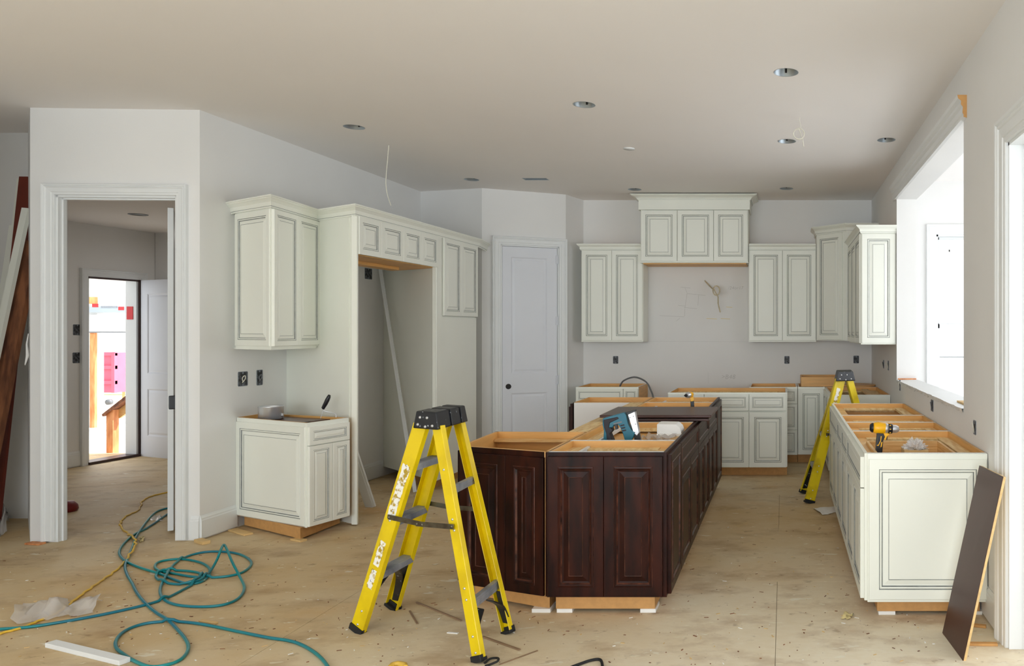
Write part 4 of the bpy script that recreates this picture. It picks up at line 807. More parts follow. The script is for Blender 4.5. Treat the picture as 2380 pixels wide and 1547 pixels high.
# ---------------------------------------------------------------- ladders
def bil(a, b, k): return a + (b - a) * k
def make_ladder(label, feet, tops, ztop, capw, ymat, stickers=True, webw=(0.075, 0.062)):
    """feet: climb-near, climb-far, rear-near, rear-far (x,y); tops the same at z=ztop. near = towards the camera"""
    V = lambda p, z: Vector((p[0], p[1], z)); zb = 0.0
    base = sum((V(f, 0) for f in feet), Vector()) / 4; t = thing('step_ladder', base, label, 'ladder', 'yellow fibreglass step ladders')
    cn, cf, rn, rf = [(V(f, 0.012), V(q, ztop)) for f, q in zip(feet, tops)]
    wdir = (V(feet[1], 0) - V(feet[0], 0)).normalized(); udir = (V(feet[2], 0) - V(feet[0], 0)).normalized()
    nrm = Vector((udir.y, -udir.x, 0)); nrm = nrm if nrm.dot(wdir) < 0 else -nrm   # outward of near side
    Y = M[ymat]
    def rail(p, w, out, name='rail'):
        d = (p[1] - p[0]).normalized(); ax = (udir - d * udir.dot(d)).normalized(); mb = MB()
        mb.beam(p[0], p[1], ax, out, w, 0.004); 
        for s_ in (-1, 1):
            off = ax * (s_ * (w / 2 - 0.002)) - out * 0.013
            mb.beam(p[0] + off, p[1] + off, ax, out, 0.004, 0.026)
        return mb.build(name, Y, t, bevel=0.0015), d, ax
    for p, w, out in ((cn, webw[0], nrm), (cf, webw[0], -nrm), (rn, webw[1], nrm), (rf, webw[1], -nrm)):
        o, d, ax = rail(p, w, out)
        fb = MB(); fb.beam(p[0] - d * 0.012, p[0] + d * 0.02, ax, out, w + 0.006, 0.02); 
        fb.beam(p[0] - d * 0.012 - out * 0.014, p[0] + d * 0.004 - out * 0.014, ax, out, w + 0.006, 0.034); fb.build('rubber_foot', M['rub'], t, bevel=0.002)
        for zz in (0.03, 0.10, 0.26, 0.31, 0.57, 0.62, 0.85):
            k = (zz) / ztop; q = p[0] + (p[1] - p[0]) * k + out * 0.002
            MB().lathe(q, [(0.0065, 0.0), (0.005, 0.003), (0.0, 0.004)], axis=out, seg=8).build('rivet', M['steel'], t)
    # steps
    for i, zz in enumerate((0.29, 0.57, 0.85)):
        k = zz / ztop; a = bil(cn[0], cn[1], k) - nrm * 0.002; b = bil(cf[0], cf[1], k) + nrm * 0.002; mb = MB()
        wd = 0.078; mb.beam(a, b, udir, (0, 0, 1), wd, 0.004)
        for s_ in (-1, 1): mb.beam(a + udir * s_ * (wd / 2 - .002) - Vector((0, 0, .014)), b + udir * s_ * (wd / 2 - .002) - Vector((0, 0, .014)), udir, (0, 0, 1), 0.003, 0.028)
        for r_ in range(7): o_ = udir * (-0.03 + r_ * 0.01) + Vector((0, 0, 0.0028)); mb.beam(a + o_, b + o_, udir, (0, 0, 1), 0.003, 0.002)
        mb.build('step', M['alu'], t)
    for zz, hh in ((0.22, 0.045), (0.74, 0.035)):
        k = zz / ztop; a = bil(rn[0], rn[1], k); b = bil(rf[0], rf[1], k); mb = MB(); mb.beam(a, b, udir, (0, 0, 1), 0.004, hh); mb.beam(a - udir * .012 + Vector((0, 0, hh / 2)), b - udir * .012 + Vector((0, 0, hh / 2)), udir, (0, 0, 1), 0.026, 0.003)
        for r_ in range(3): mb.beam(a + udir * 0.003 + Vector((0, 0, -.012 + .012 * r_)), b + udir * 0.003 + Vector((0, 0, -.012 + .012 * r_)), udir, (0, 0, 1), 0.002, 0.002)
        mb.build('rear_brace', M['alu'], t)
    # curved black gussets
    def gusset(p, pq, other, zz, sgn):
        k = zz / ztop; top = bil(p[0], p[1], k); foot = bil(p[0], p[1], 0.035); o2 = bil(other[0], other[1], k); w_ = (o2 - top)
        tip = top + w_ * 0.34 - Vector((0, 0, 0.02)); mid = bil(foot, top, 0.55) + w_ * 0.10
        pts = spline([foot + w_ * 0.02, mid, tip], 6); mb = MB()
        for a, b in zip(pts, pts[1:]): mb.beam(a, b + (b - a) * 0.05, udir, (b - a).cross(udir), 0.05, 0.007)
        mb.beam(foot + w_.normalized() * 0.012, top - (top - foot) * 0.06 + w_.normalized() * 0.012, udir, w_, 0.044, 0.006)
        mb.build('gusset', M['blks'], t)
    gusset(cn, None, cf, 0.275, 1); gusset(cf, None, cn, 0.275, 1); gusset(rn, None, rf, 0.20, 1); gusset(rf, None, rn, 0.20, 1)
    # spreaders
    for a_, b_, out in ((cn, rn, nrm), (cf, rf, -nrm)):
        k = 0.59 / ztop; a = bil(a_[0], a_[1], k) + out * 0.010; b = bil(b_[0], b_[1], k) + out * 0.010; m_ = (a + b) / 2 + Vector((0, 0, -0.012)); d = (b - a).normalized(); mb = MB()
        mb.beam(a - d * .012, m_ + d * 0.025, (0, 0, 1), out, 0.024, 0.003); mb.beam(m_ - d * 0.025 + out * .003, b + d * .012 + out * .003, (0, 0, 1), out, 0.024, 0.003)
        for q in (a, m_ - d * .018, m_ + d * .018, b): mb.lathe(q, [(0.008, 0.0), (0.007, 0.008), (0.0, 0.009)], axis=out, seg=10)
        mb.build('spreader_bar', M['zinc'], t)
    # cap
    Tn = (cn[1] + rn[1]) / 2; Tf = (cf[1] + rf[1]) / 2; dn = (Tf - Tn).normalized(); L = (Tf - Tn).length
    cz = ztop - 0.01; hz = 0.085; ca = Tn - dn * 0.03; cb = Tf + dn * 0.03
    def cap_seg(k0, k1, w0, w1, z0, z1):
        p0 = ca + (cb - ca) * k0; p1 = ca + (cb - ca) * k1; mb = MB()
        pts = []
        for z_, w_ in ((z0, w0), (z1, w1)):
            for p_, s_ in ((p0, -1), (p0, 1), (p1, 1), (p1, -1)):
                v = p_ + udir * (s_ * w_ / 2); ins = 0.008 if z_ == z1 else 0.0; v = v + dn * (ins if p_ is p0 else -ins); pts.append(Vector((v.x, v.y, z_)))
        mb.hexa(pts); return mb
    for (k0, k1) in ((0.0, 0.42), (0.45, 0.76), (0.79, 1.0)):
        cap_seg(k0, k1, capw, capw * 0.78, cz, cz + hz).build('top_cap', M['blks'], t, bevel=0.007, seg=2)
    cap_seg(0.02, 0.98, capw * 0.9, capw * 0.72, cz + 0.01, cz + hz - 0.008).build('cap_core', M['blk'], t)
    for (s_, z_) in ((-0.30, 0.02), (0.0, 0.012), (0.28, 0.018), (-0.22, 0.055), (0.06, 0.055)):
        q = ca + udir * (capw * s_) + Vector((0, 0, 0)); q = Vector((q.x, q.y, cz + z_)) - dn * 0.0 + dn * (0.008 * z_ / hz)
        MB().lathe(q, [(0.0075, -0.001), (0.0065, 0.004), (0.0, 0.0055)], axis=-dn, seg=10).build('cap_rivet', M['steel'], t)
    # torn stickers on the near climbing rail
    if stickers:
        d = (cn[1] - cn[0]).normalized(); ax = (udir - d * udir.dot(d)).normalized(); rnd = random.Random(11)
        for (ka, kb, w_) in stickers:
            L_ = (cn[1] - cn[0]).length; n = 14; mb = MB(); ps = []
            for i in range(n + 1): ps.append((bil(ka, kb, i / n), -w_ / 2 * (0.75 + 0.25 * rnd.random())))
            for i in range(n, -1, -1): ps.append((bil(ka, kb, i / n), w_ / 2 * (0.75 + 0.25 * rnd.random())))
            fr_ = [cn[0] + d * (L_ * k) + ax * x + nrm * 0.0032 for k, x in ps]; bk = [v - nrm * 0.0012 for v in fr_]; N_ = len(fr_)
            mb.add(fr_ + bk, [tuple(range(N_)), tuple(range(N_, 2 * N_))[::-1]] + [(i, (i + 1) % N_, N_ + (i + 1) % N_, N_ + i) for i in range(N_)]); mb.build('torn_sticker', M['stick'], t)
    return t
q = lambda px, y: ((px - CX) / FPX * y, y)
make_ladder('yellow step ladder with black top cap in front of the dark island', [q(828, 3.86), q(917, 4.20), q(1109, 3.51), q(1184, 3.86)],
            [q(975, 3.77), q(1040, 4.05), q(1015, 3.72), q(1070, 4.03)], 1.052, 0.172, 'yel', [(0.56, 0.81, 0.062), (0.32, 0.44, 0.046), (0.21, 0.30, 0.044)], (0.088, 0.058))
make_ladder('worn yellow step ladder standing at the far end of the window run', [q(1882, 6.74), q(1868, 7.16), (0.90, 7.0), (0.90, 7.40)],
            [(0.515, 6.93), (0.53, 7.22), (0.60, 6.94), (0.60, 7.22)], 1.075, 0.195, 'yel2', [(0.72, 0.93, 0.04)], (0.09, 0.06))

# ---------------------------------------------------------------- hoses and cords on the floor
def cp(X, Y, h=0.0): return floor_pt(X * 800 / 2380, 1100 + Y * 800 / 2380, h)
def floor_tube(pts, r, sub=7, jit=0.0, peaks={}):
    out = []
    for i, (X, Y) in enumerate(pts): out.append(cp(X, Y, peaks.get(i, r)) if i in peaks else cp(X, Y, r))
    sp = spline(out, sub)
    # lift strands that would run through earlier ones
    for i, p in enumerate(sp):
        lift = 0.0
        for j in range(0, i - 14, 1):
            dd = math.hypot(p.x - sp[j].x, p.y - sp[j].y)
            if dd < 3.2 * r: lift = max(lift, sp[j].z + 2.0 * r * (1 - dd / (3.2 * r)) ** 0.5 * 1.02 - p.z)
        p.z += max(0, lift)
    return sp
H1 = [(1260, 205), (1205, 228), (1100, 255), (1040, 300), (985, 370), (940, 440), (915, 510), (885, 580), (865, 640), (880, 700), (915, 760), (945, 820), (1000, 890), (1080, 960), (1160, 1010), (1230, 1080), (1280, 1140), (1302, 1190), (1290, 1240), (1240, 1290), (1150, 1322), (1040, 1334), (940, 1300), (850, 1245), (806, 1205), (802, 1155), (845, 1100), (920, 1060), (1030, 1032), (1160, 1022), (1300, 1028), (1450, 1050), (1650, 1092), (1850, 1132), (2000, 1155), (2100, 1190), (2200, 1255), (2265, 1330), (2300, 1400)]
H2 = [(1230, 240), (1150, 285), (1080, 335), (1000, 385), (930, 420), (860, 480), (825, 540), (850, 590), (920, 630), (1000, 660), (1100, 690), (1200, 730), (1290, 758), (1380, 752), (1440, 710), (1450, 660), (1400, 620), (1300, 595), (1200, 592), (1100, 610), (1072, 640), (1100, 670), (1200, 690), (1330, 712), (1450, 718), (1580, 708), (1680, 680), (1737, 630), (1720, 590), (1650, 555), (1550, 540), (1420, 542), (1300, 570), (1210, 620), (1155, 700), (1115, 770), (1110, 830), (1150, 880), (1240, 910), (1400, 920), (1550, 905), (1650, 860), (1690, 790), (1660, 715), (1610, 620), (1572, 530), (1547, 492), (1522, 540), (1498, 600), (1450, 680), (1380, 745), (1280, 765), (1150, 755), (1085, 722), (1092, 690), (1180, 670), (1320, 675), (1400, 700), (1365, 745), (1260, 805), (1150, 860), (1020, 903), (800, 955), (600, 995), (400, 1030), (200, 1060), (0, 1075), (-150, 1090)]
sp2 = floor_tube(H2, 0.0075, peaks={43: 0.02, 44: 0.07, 45: 0.11, 46: 0.125, 47: 0.11, 48: 0.06, 49: 0.02})
MB().tube(sp2, 0.0075, 8).build('air_hose', M['hose'], None, label='coiled teal air hose looping on the floor before the doorway', category='hose')
sp1 = floor_tube(H1, 0.0075)
MB().tube(sp1, 0.0075, 8).build('air_hose', M['hose'], None, label='teal hose running from the hall to a big loop behind the white strip', category='hose')
Yc = [(1260, 95), (1152, 130), (1050, 155), (985, 190), (960, 250), (880, 290), (838, 330), (840, 370), (900, 430), (935, 470), (930, 520), (880, 590), (800, 670), (700, 740), (600, 810), (500, 885), (400, 960), (250, 1025), (150, 1065), (0, 1105), (-120, 1130)]
spy = floor_tube(Yc, 0.006)
for i, p in enumerate(spy):
    p.x += 0.004 * math.sin(i * 1.9); p.y += 0.006 * math.cos(i * 1.3); p.z += 0.012 if 55 < i < 78 else 0.0
MB().tube(spy, 0.0062, 8).build('extension_cord', M['cord'], None, label='yellow extension cord snaking out of the hall across the floor', category='cord')

# ---------------------------------------------------------------- loose bits on the floor
def crumple(name, pts, h, m, label, cat, nx=16, ny=7, seed=1, base=0.004, rough=1.0):
    """pts: 4 floor corners; a wavy film between them"""
    r = random.Random(seed); mb = MB(); P = [floor_pt(*p) for p in pts]; G = []
    ph = [r.uniform(0, 6) for _ in range(6)]
    for j in range(ny + 1):
        for i in range(nx + 1):
            s_, t_ = i / nx, j / ny; p = P[0].lerp(P[1], s_).lerp(P[3].lerp(P[2], s_), t_)
            z = h * (0.35 + 0.25 * math.sin(s_ * 11 + ph[0] + t_ * 3) + 0.2 * math.sin(s_ * 23 + ph[1] - t_ * 7) + 0.2 * math.sin(t_ * 9 + ph[2]) + 0.25 * rough * (r.random() - 0.5))
            ed = min(1, 2.4 * min(t_, 1 - t_) + 0.15); z = base + max(0, z) * ed
            G.append(Vector((p.x + 0.02 * rough * (r.random() - .5), p.y + 0.04 * rough * (r.random() - .5), z)))
    fs = [(j * (nx + 1) + i, j * (nx + 1) + i + 1, (j + 1) * (nx + 1) + i + 1, (j + 1) * (nx + 1) + i) for j in range(ny) for i in range(nx)]
    return mb.add(G, fs, 0, True).build(name, M[m], None, label=label, category=cat, keepn=True)
crumple('plastic_wrap', [(30, 1455), (222, 1425), (232, 1398), (45, 1405)], 0.075, 'film', 'crumpled clear plastic wrap lying over the yellow cord', 'plastic', seed=4)
crumple('plastic_wrap', [(-30, 1262), (14, 1240), (22, 1195), (-25, 1190)], 0.2, 'film', 'clear plastic wrap bunched at the foot of the leaning boards', 'plastic', seed=5)
crumple('plastic_scrap', [(352, 1210), (376, 1212), (378, 1200), (360, 1197)], 0.02, 'film', 'small clear plastic scrap beside the teal hoses in the doorway', 'plastic', 6, 4, seed=6)
crumple('paper_scrap', [(1912, 1198), (1950, 1190), (1952, 1176), (1888, 1182)], 0.03, 'paper', 'white torn paper on the floor by the foot of the far ladder', 'paper', 7, 4, seed=8, rough=0.5)
crumple('paper_scrap', [(1958, 1440), (1978, 1438), (1984, 1428), (1966, 1424)], 0.02, 'ypen', 'small yellowish crumpled scrap on the floor before the window run', 'paper', 5, 4, seed=9)
crumple('paper_scrap', [(322, 1262), (336, 1258), (334, 1246), (324, 1250)], 0.02, 'ypen', 'pale crumpled scrap under the hose crossing near the doorway', 'paper', 5, 4, seed=12)
crumple('paper_scrap', [(440, 1352), (472, 1356), (478, 1346), (455, 1342)], 0.016, 'ypen', 'pale scrap under the coiled teal hose', 'paper', 5, 4, seed=10)
def stick(name, a, b, w, h, m, label, cat, z0=0.0, m2=None):
    A = floor_pt(*a); B = floor_pt(*b); d = (B - A).normalized(); s_ = Vector((-d.y, d.x, 0)); A.z = B.z = z0 + h / 2
    return MB().beam(A, B, s_, (0, 0, 1), w, h).build(name, M[m], None, label=label, category=cat, bevel=0.001)
stick('trim_offcut', (118, 1500), (290, 1542), 0.045, 0.022, 'trim', 'white painted strip of wood lying at the lower left of the floor', 'offcut')
stick('wood_strip', (968, 1400), (1072, 1443), 0.012, 0.006, 'strip', 'thin brown wood strip on the floor behind the front ladder', 'offcut')
stick('wood_strip', (1122, 1480), (1208, 1511), 0.013, 0.006, 'strip', 'thin brown wood strip continuing right of the ladder foot', 'offcut')
stick('wood_strip', (1250, 1512), (1160, 1545), 0.008, 0.004, 'strip', 'very thin brown wood splinter strip crossing near the ladder foot', 'offcut')
stick('wood_strip', (952, 1420), (970, 1450), 0.010, 0.005, 'strip', 'short brown wood splinter between the ladder feet', 'offcut')
stick('wood_chip', (466, 1444), (503, 1450), 0.02, 0.01, 'bare', 'small pale wood chip behind the loop of the teal hose', 'offcut')
stick('wood_chip', (1040, 1470), (1065, 1472), 0.015, 0.004, 'paper', 'small whitish flake beside the front ladder', 'offcut')
stick('shim', (460, 1258), (480, 1264), 0.05, 0.022, 'bare', 'pale wood shim sticking out under the baseboard corner by the doorway', 'shim')
stick('shim', (540, 1232), (578, 1243), 0.06, 0.012, 'bare', 'tapered wood shims at the left foot of the small base cabinet', 'shim')
stick('shim', (682, 1254), (706, 1258), 0.05, 0.014, 'bare', 'wood shim under the front corner of the small base cabinet', 'shim')
stick('wood_block', (66, 1263), (98, 1265), 0.05, 0.012, 'pine', 'orange wood block under the left doorway casing', 'block')
stick('wood_strip', (2258, 1454), (2292, 1458), 0.025, 0.012, 'mdf', 'short tan wood strip on the floor behind the leaning brown panel', 'offcut')
stick('wood_strip', (2245, 1498), (2318, 1499), 0.025, 0.012, 'mdf', 'tan wood strip on the floor at the right door casing', 'offcut')
MB().tube([floor_pt(905, 1552, .012), floor_pt(912, 1544, .012), floor_pt(925, 1541, .012), floor_pt(941, 1544, .012), floor_pt(942, 1550, .012)], 0.012, 8).build('hand_tool', M['cord'], None, label='curved yellow tool handle at the bottom edge of the picture', category='tool')
MB().tube(spline([floor_pt(1300, 1560, .007), floor_pt(1340, 1545, .007), floor_pt(1372, 1534, .007), floor_pt(1394, 1532, .007), floor_pt(1400, 1545, .007), floor_pt(1398, 1560, .007)], 6), 0.0065, 8).build('cable', M['rub'], None, label='black cable loop on the floor at the bottom edge', category='cable')
MB().tube(spline([floor_pt(1128, 1547, .006), floor_pt(1140, 1543, .006), floor_pt(1156, 1536, .02), floor_pt(1157, 1529, .02), floor_pt(1140, 1530, .012), floor_pt(1126, 1540, .006)], 6), 0.0055, 8).build('strap_loop', M['rub'], None, label='small black strap loop beside the ladder foot', category='strap')
t = MB().lathe(floor_pt(152, 1188), [(0.0, 0.0), (0.075, 0.0), (0.085, 0.02), (0.08, 0.05), (0.055, 0.08), (0.0, 0.09)], seg=20).build('red_bowl', M['red'], None, label='dark red rounded plastic object on the hall floor by the doorway', category='container')
# fine debris
r = random.Random(21); mb = MB()
for i in range(720):
    px = r.uniform(-40, 2330); py = 1105 + 440 * r.random() ** 0.8; p = floor_pt(px, py); a = r.uniform(0, 6.28); l = 0.001 + 0.012 * r.random() ** 2.5; w = r.uniform(0.0008, 0.003)
    if p.x > 0.98 or p.x < -8 or (p.y > 5.3 and p.x < -3.9) or (abs(p.x) < 0 ): continue
    d = Vector((math.cos(a), math.sin(a), 0)); s_ = Vector((-d.y, d.x, 0)); p.z = 0.0012
    mb.beam(p - d * l, p + d * l, s_, (0, 0, 1), w * 2, 0.0022, r.choice((0, 0, 0, 1, 2)))
mb.build('wood_debris', [M['lum'], M['bare'], M['paper']], None, kind='stuff', label='scattered wood chips and specks over the subfloor', category='debris')

# ---------------------------------------------------------------- leaning brown panel at the right
BLp, BRp = floor_pt(2190, 1470), floor_pt(2238, 1535); TLp, TRp = at(2276, 1081, BLp.y), at(2331, 1107, BRp.y)
t = thing('laminate_board', (BLp + BRp) / 2, 'dark brown laminate panel leaning at the right end of the window run', 'panel')
nv = (BRp - BLp).cross(TLp - BLp).normalized(); nv = nv if nv.x < 0 else -nv; th = 0.015
MB().hexa([BLp, BRp, BRp - nv * th * 0.2, BLp - nv * th * 0.2, TLp, TRp, TRp - nv * th * 0.2, TLp - nv * th * 0.2]).build('laminate_face', M['espl'], t)
MB().hexa([v - nv * th * 0.2 for v in (BLp, BRp)] + [BRp - nv * th, BLp - nv * th] + [v - nv * th * 0.2 for v in (TLp, TRp)] + [TRp - nv * th, TLp - nv * th]).build('wood_core', M['bare'], t)
# ---------------------------------------------------------------- boards leaning at the far left
def leaner(name, top, bot, w, th, m, label, y0=6.05, y1=5.6, mats=None):
    T = at(top[0], top[1], y0); B_ = at(bot[0], bot[1], y1); B_.z = 0.0
    d = (T - B_).normalized(); s_ = Vector((1, 0, 0)); s_ = (s_ - d * s_.dot(d)).normalized()
    return MB().beam(B_, T, s_, d.cross(s_), w, th).build(name, M[m], None, label=label, category='board', group='boards leaning left of the doorway')
leaner('leaning_board', (66, 411), (-22, 1200), 0.13, 0.02, 'brownp', 'wide reddish brown board leaning behind the wall corner left of the doorway', y0=6.1, y1=5.85)
leaner('leaning_board', (46, 415), (-40, 1200), 0.03, 0.02, 'cab', 'narrow white board edge beside the reddish brown board', y0=6.13, y1=5.98)
leaner('leaning_board', (72, 560), (-62, 1200), 0.13, 0.04, 'lum', 'knotty brown timber board leaning in front of the red one', y0=5.98, y1=5.70)
leaner('leaning_board', (62, 484), (-100, 1210), 0.05, 0.03, 'cab', 'long white moulding strip leaning in front of the brown timber', y0=5.92, y1=5.62)
leaner('leaning_board', (34, 524), (-70, 1210), 0.07, 0.02, 'cab', 'second white moulding strip, leftmost of the leaning boards', y0=6.12, y1=5.78)
MB().tube([at(66, 775, 5.60), at(62, 800, 5.60), at(64, 825, 5.59), at(58, 848, 5.58)], 0.012, 6, radii=[0.003, 0.006, 0.01, 0.003]).build('paper_curl', M['paper'], None, label='curled white paper at the wall corner left of the doorway', category='paper')
# white strips leaning in fridge bay
def strip(top, bot, y0, y1, w, th, label):
    T = at(top[0], top[1], y0); B_ = floor_pt(*bot); d = (T - B_).normalized(); s_ = Vector((1, 0, 0)); s_ = (s_ - d * s_.dot(d)).normalized(); mb = MB()
    mb.beam(B_, T, s_, d.cross(s_), w, th); mb.beam(B_ + s_ * w * 0.2 - d.cross(s_) * th * 0.5, T + s_ * w * 0.2 - d.cross(s_) * th * 0.5, s_, d.cross(s_), w * 0.25, th * 0.5)
    mb.build('trim_strip', M['trim'], None, label=label, category='trim strip', group='white trim strips leaning in the fridge bay')
strip((883, 618), (965, 1143), 7.9, 7.18, 0.032, 0.014, 'long white strip leaning across the empty fridge bay')
strip((790, 960), (862, 1178), 6.42, 6.57, 0.085, 0.02, 'wide white moulding strip leaning behind the fridge side panel')

# ---------------------------------------------------------------- wires, outlet boxes
def wire(pts, r, m, name, label, cat='wire'):
    return MB().tube(spline(pts, 6), r, 6).build(name, M[m], None, label=label, category=cat)
yw = FPX * HC / (CY - 338); P_ = lambda px, py: at(px, py, yw)
wire([P_(904, 338) + Vector((0, 0, 0.01)), P_(900, 380), P_(897, 420), P_(900, 450), P_(909, 478)], 0.0035, 'wire', 'hanging_wire', 'thin white wire hanging from the ceiling over the fridge surround')
yw = FPX * HC / (CY - 273)
pts = [at(1860, 273, yw) + Vector((0, 0, 0.01)), at(1858, 280, yw), at(1862, 295, yw)]
for i in range(40): a = math.pi / 2 - i * 2 * math.pi / 13; pts.append(at(1857 + (12 + 0.03 * i) * math.cos(a), 311 - (13.5 - 0.04 * i) * math.sin(a), yw - 0.002 * i))
pts += [at(1866, 325, yw), at(1868, 340, yw)]
MB().tube(pts, 0.003, 6).build('wire_coil', M['wire'], None, label='coiled white wire hanging from the ceiling beside a recessed light', category='wire')
c = ceil_pt(1462, 345); MB().lathe((c.x, c.y, CEIL), [(0.05, 0.0), (0.05, -0.006), (0.0, -0.008)], seg=20).build('ceiling_box', M['trim'], None, label='small white round ceiling box cover in the middle of the kitchen ceiling', category='ceiling box')
pts = [at(1638, 652, BY - 0.002), at(1650, 665, 9.3), at(1657, 672, 9.2)]
for i in range(34): a = 2.6 - i * 2 * math.pi / 11; pts.append(at(1665 + 8 * math.cos(a), 675 - 11 * math.sin(a), 9.2 - 0.004 * i))
pts += [at(1669, 690, 9.1), at(1669, 705, 9.15), at(1674, 725, 9.2)]
MB().tube(pts, 0.0075, 6).build('wire_coil', M['wire2'], None, label='white cable coil sticking out of the back wall under the hood cabinet', category='wire')
def outlet(F, px, py, label, w=0.058, h=0.10, wires=True, n0=0.0):
    uu = F.U(px, n0); z = F.Z(px, py, n0); t = thing('outlet_box', F.p(uu, n0, z), label, 'outlet box', 'open electrical boxes in the walls')
    mb = MB(); mb.box(F, uu - w / 2, uu + w / 2, n0, n0 + 0.0015, z - h / 2, z + h / 2); mb.build('shade_plate', M['obox'], t)  # flat plate on the wall; shade inside the box is in its colour
    mb = MB(); e = 0.005
    mb.box(F, uu - w / 2 - e, uu - w / 2, n0, n0 + 0.003, z - h / 2, z + h / 2); mb.box(F, uu + w / 2, uu + w / 2 + e, n0, n0 + 0.003, z - h / 2, z + h / 2)
    mb.box(F, uu - w / 2, uu + w / 2, n0, n0 + 0.003, z + h / 2, z + h / 2 + e); mb.box(F, uu - w / 2, uu + w / 2, n0, n0 + 0.003, z - h / 2 - e, z - h / 2)
    mb.box(F, uu - 0.008, uu + 0.008, n0, n0 + 0.003, z - h / 2, z - h / 2 + 0.014); mb.box(F, uu - 0.008, uu + 0.008, n0, n0 + 0.003, z + h / 2 - 0.014, z + h / 2); mb.build('box_rim', M['boxg'], t)
    if wires:
        r_ = random.Random(int(px)); MB().tube(spline([F.p(uu - 0.01, n0 + 0.004, z - 0.03), F.p(uu + 0.012, n0 + 0.012, z), F.p(uu + 0.004, n0 + 0.015, z + 0.025), F.p(uu - 0.012, n0 + 0.008, z + 0.01), F.p(uu - 0.004, n0 + 0.004, z - 0.02)], 4), 0.003, 6).build('wire_end', M['gwire'] if r_.random() < 0.6 else M['wire'], t)
Fbk = front(BY)
outlet(Fbk, 1431, 836, 'open outlet box on the back wall under the left wall cabinet', 0.055, 0.085); outlet(Fbk, 1829, 836, 'open outlet box on the back wall under the cabinet right of the hood', 0.055, 0.085); outlet(Fbk, 1990, 835, 'open outlet box on the back wall near the window corner, behind the far ladder', 0.06, 0.085)
outlet(F_l, 564, 880, 'open grey outlet box over the small base cabinet, nearer the doorway', 0.095, 0.105); outlet(F_l, 603, 877, 'open outlet box with curled wires over the steel can', 0.06, 0.115)
outlet(F_l, 856, 636, 'open outlet box high inside the fridge bay', 0.12, 0.10, False)
for px, py, w_, h, lab in ((2054, 846, 0.06, 0.08, 'triangular torn hole box in the window wall, farthest one'), (2065, 849, 0.06, 0.09, 'open outlet box in the window wall just below the wall cabinet'), (2092, 895, 0.05, 0.09, 'outlet box just under the far end of the window sill'), (2167, 942, 0.08, 0.075, 'outlet box under the middle of the window sill'), (2266, 993, 0.05, 0.07, 'outlet box in the window wall between the window and the right doorway')):
    outlet(F_r, px, py, lab, w_, h)
outlet(Fg, 180, 766, 'upper switch box beside the garage entry door in the hall', 0.09, 0.11, False); outlet(Fg, 179, 831, 'lower switch box beside the garage entry door in the hall', 0.09, 0.11, False)
# pencil marks on the back wall
WB = WALLF['back'][0]
def pencil(seglist, name='pencil_mark', m='pencil', w=0.003):
    mb = MB()
    for (a, b) in seglist:
        A_ = at(a[0], a[1], BY - 0.0012); B_ = at(b[0], b[1], BY - 0.0012); d = (B_ - A_); s_ = d.cross(Vector((0, 1, 0)))
        mb.beam(A_, B_, s_, (0, 1, 0), w, 0.0016)
    return mb.build(name, M[m], WB)
pencil([((1582, 667), (1605, 669)), ((1592, 669), (1597, 680)), ((1597, 681), (1592, 715)), ((1597, 682), (1640, 686)), ((1624, 685), (1622, 710)), ((1576, 709), (1592, 711)), ((1590, 714), (1620, 717)), ((1592, 716), (1591, 735)), ((1533, 733), (1590, 736)), ((1572, 746), (1580, 739))])
pencil([((1505, 793), (1740, 794))], w=0.0015); pencil([((1646, 865), (1646, 890))], w=0.0015)
pencil([((1642, 740), (1666, 741)), ((1675, 740), (1697, 741)), ((1688, 713), (1702, 714))], m='ypen', w=0.006)
def ptext(body, px, py, hpx, name='pencil_text'):
    cu = bpy.data.curves.new(name, 'FONT'); cu.body = body; s_ = hpx * BY / FPX / 0.7; cu.size = s_; cu.extrude = 0.0006; cu.space_character = 1.1; cu.shear = 0.15; cu.offset = -0.012 * s_ 
    o = bpy.data.objects.new(name, cu); COL.objects.link(o); o.data.materials.append(M['pencil']); p = at(px, py, BY - 0.0016); o.rotation_euler = (R90, 0, 0); o.parent = WB; o.location = p - WB.location
ptext('>B48', 1676, 880, 10); ptext('/24or17', 1692, 672, 7)

# ---------------------------------------------------------------- objects on the small left cabinet
c = Vector(at(630, 965, 5.78)); zc_ = 0.852
MB().prism([(-4.14, 5.93), (-3.60, 5.68), (-3.50, 5.98), (-4.08, 6.16)], 0.822, 0.836).build('roof_slate_scrap', M['espd'], None, label='dark thin boards lying inside the top of the small left cabinet', category='board')
cx, cy = (630 - CX) / FPX * 5.93, 5.93
t = thing('steel_can', (cx, cy, 0.838), 'shiny round steel pan on the small left cabinet', 'pan')
MB().lathe((cx, cy, 0.838), [(0.0, 0.0), (0.080, 0.0), (0.084, 0.004), (0.084, 0.094), (0.086, 0.098), (0.083, 0.099), (0.081, 0.095), (0.080, 0.012), (0.0, 0.010)], seg=40).build('can_body', M['steel'], t)
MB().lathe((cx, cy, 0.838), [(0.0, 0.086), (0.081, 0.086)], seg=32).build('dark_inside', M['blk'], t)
for s_ in (-1, 1): MB().bx(cx + s_ * 0.086 - 0.008, cx + s_ * 0.086 + 0.008, cy - 0.008, cy + 0.008, 0.86, 0.88).build('lug', M['steel'], t, bevel=0.002)
t = thing('paint_roller', at(770, 965, 5.93), 'paint roller frame with black handle standing up on the small left cabinet', 'paint roller')
hp = [at(750, 948, 5.93), at(756, 935, 5.93), at(763, 922, 5.93), at(766, 918, 5.93)]
MB().tube(spline(hp, 4), 0.01, 10, radii=None).build('grip_core', M['blk'], t)
g0 = at(751, 950, 5.93); g1 = at(766, 918, 5.93); d = (g1 - g0).normalized(); L_ = (g1 - g0).length
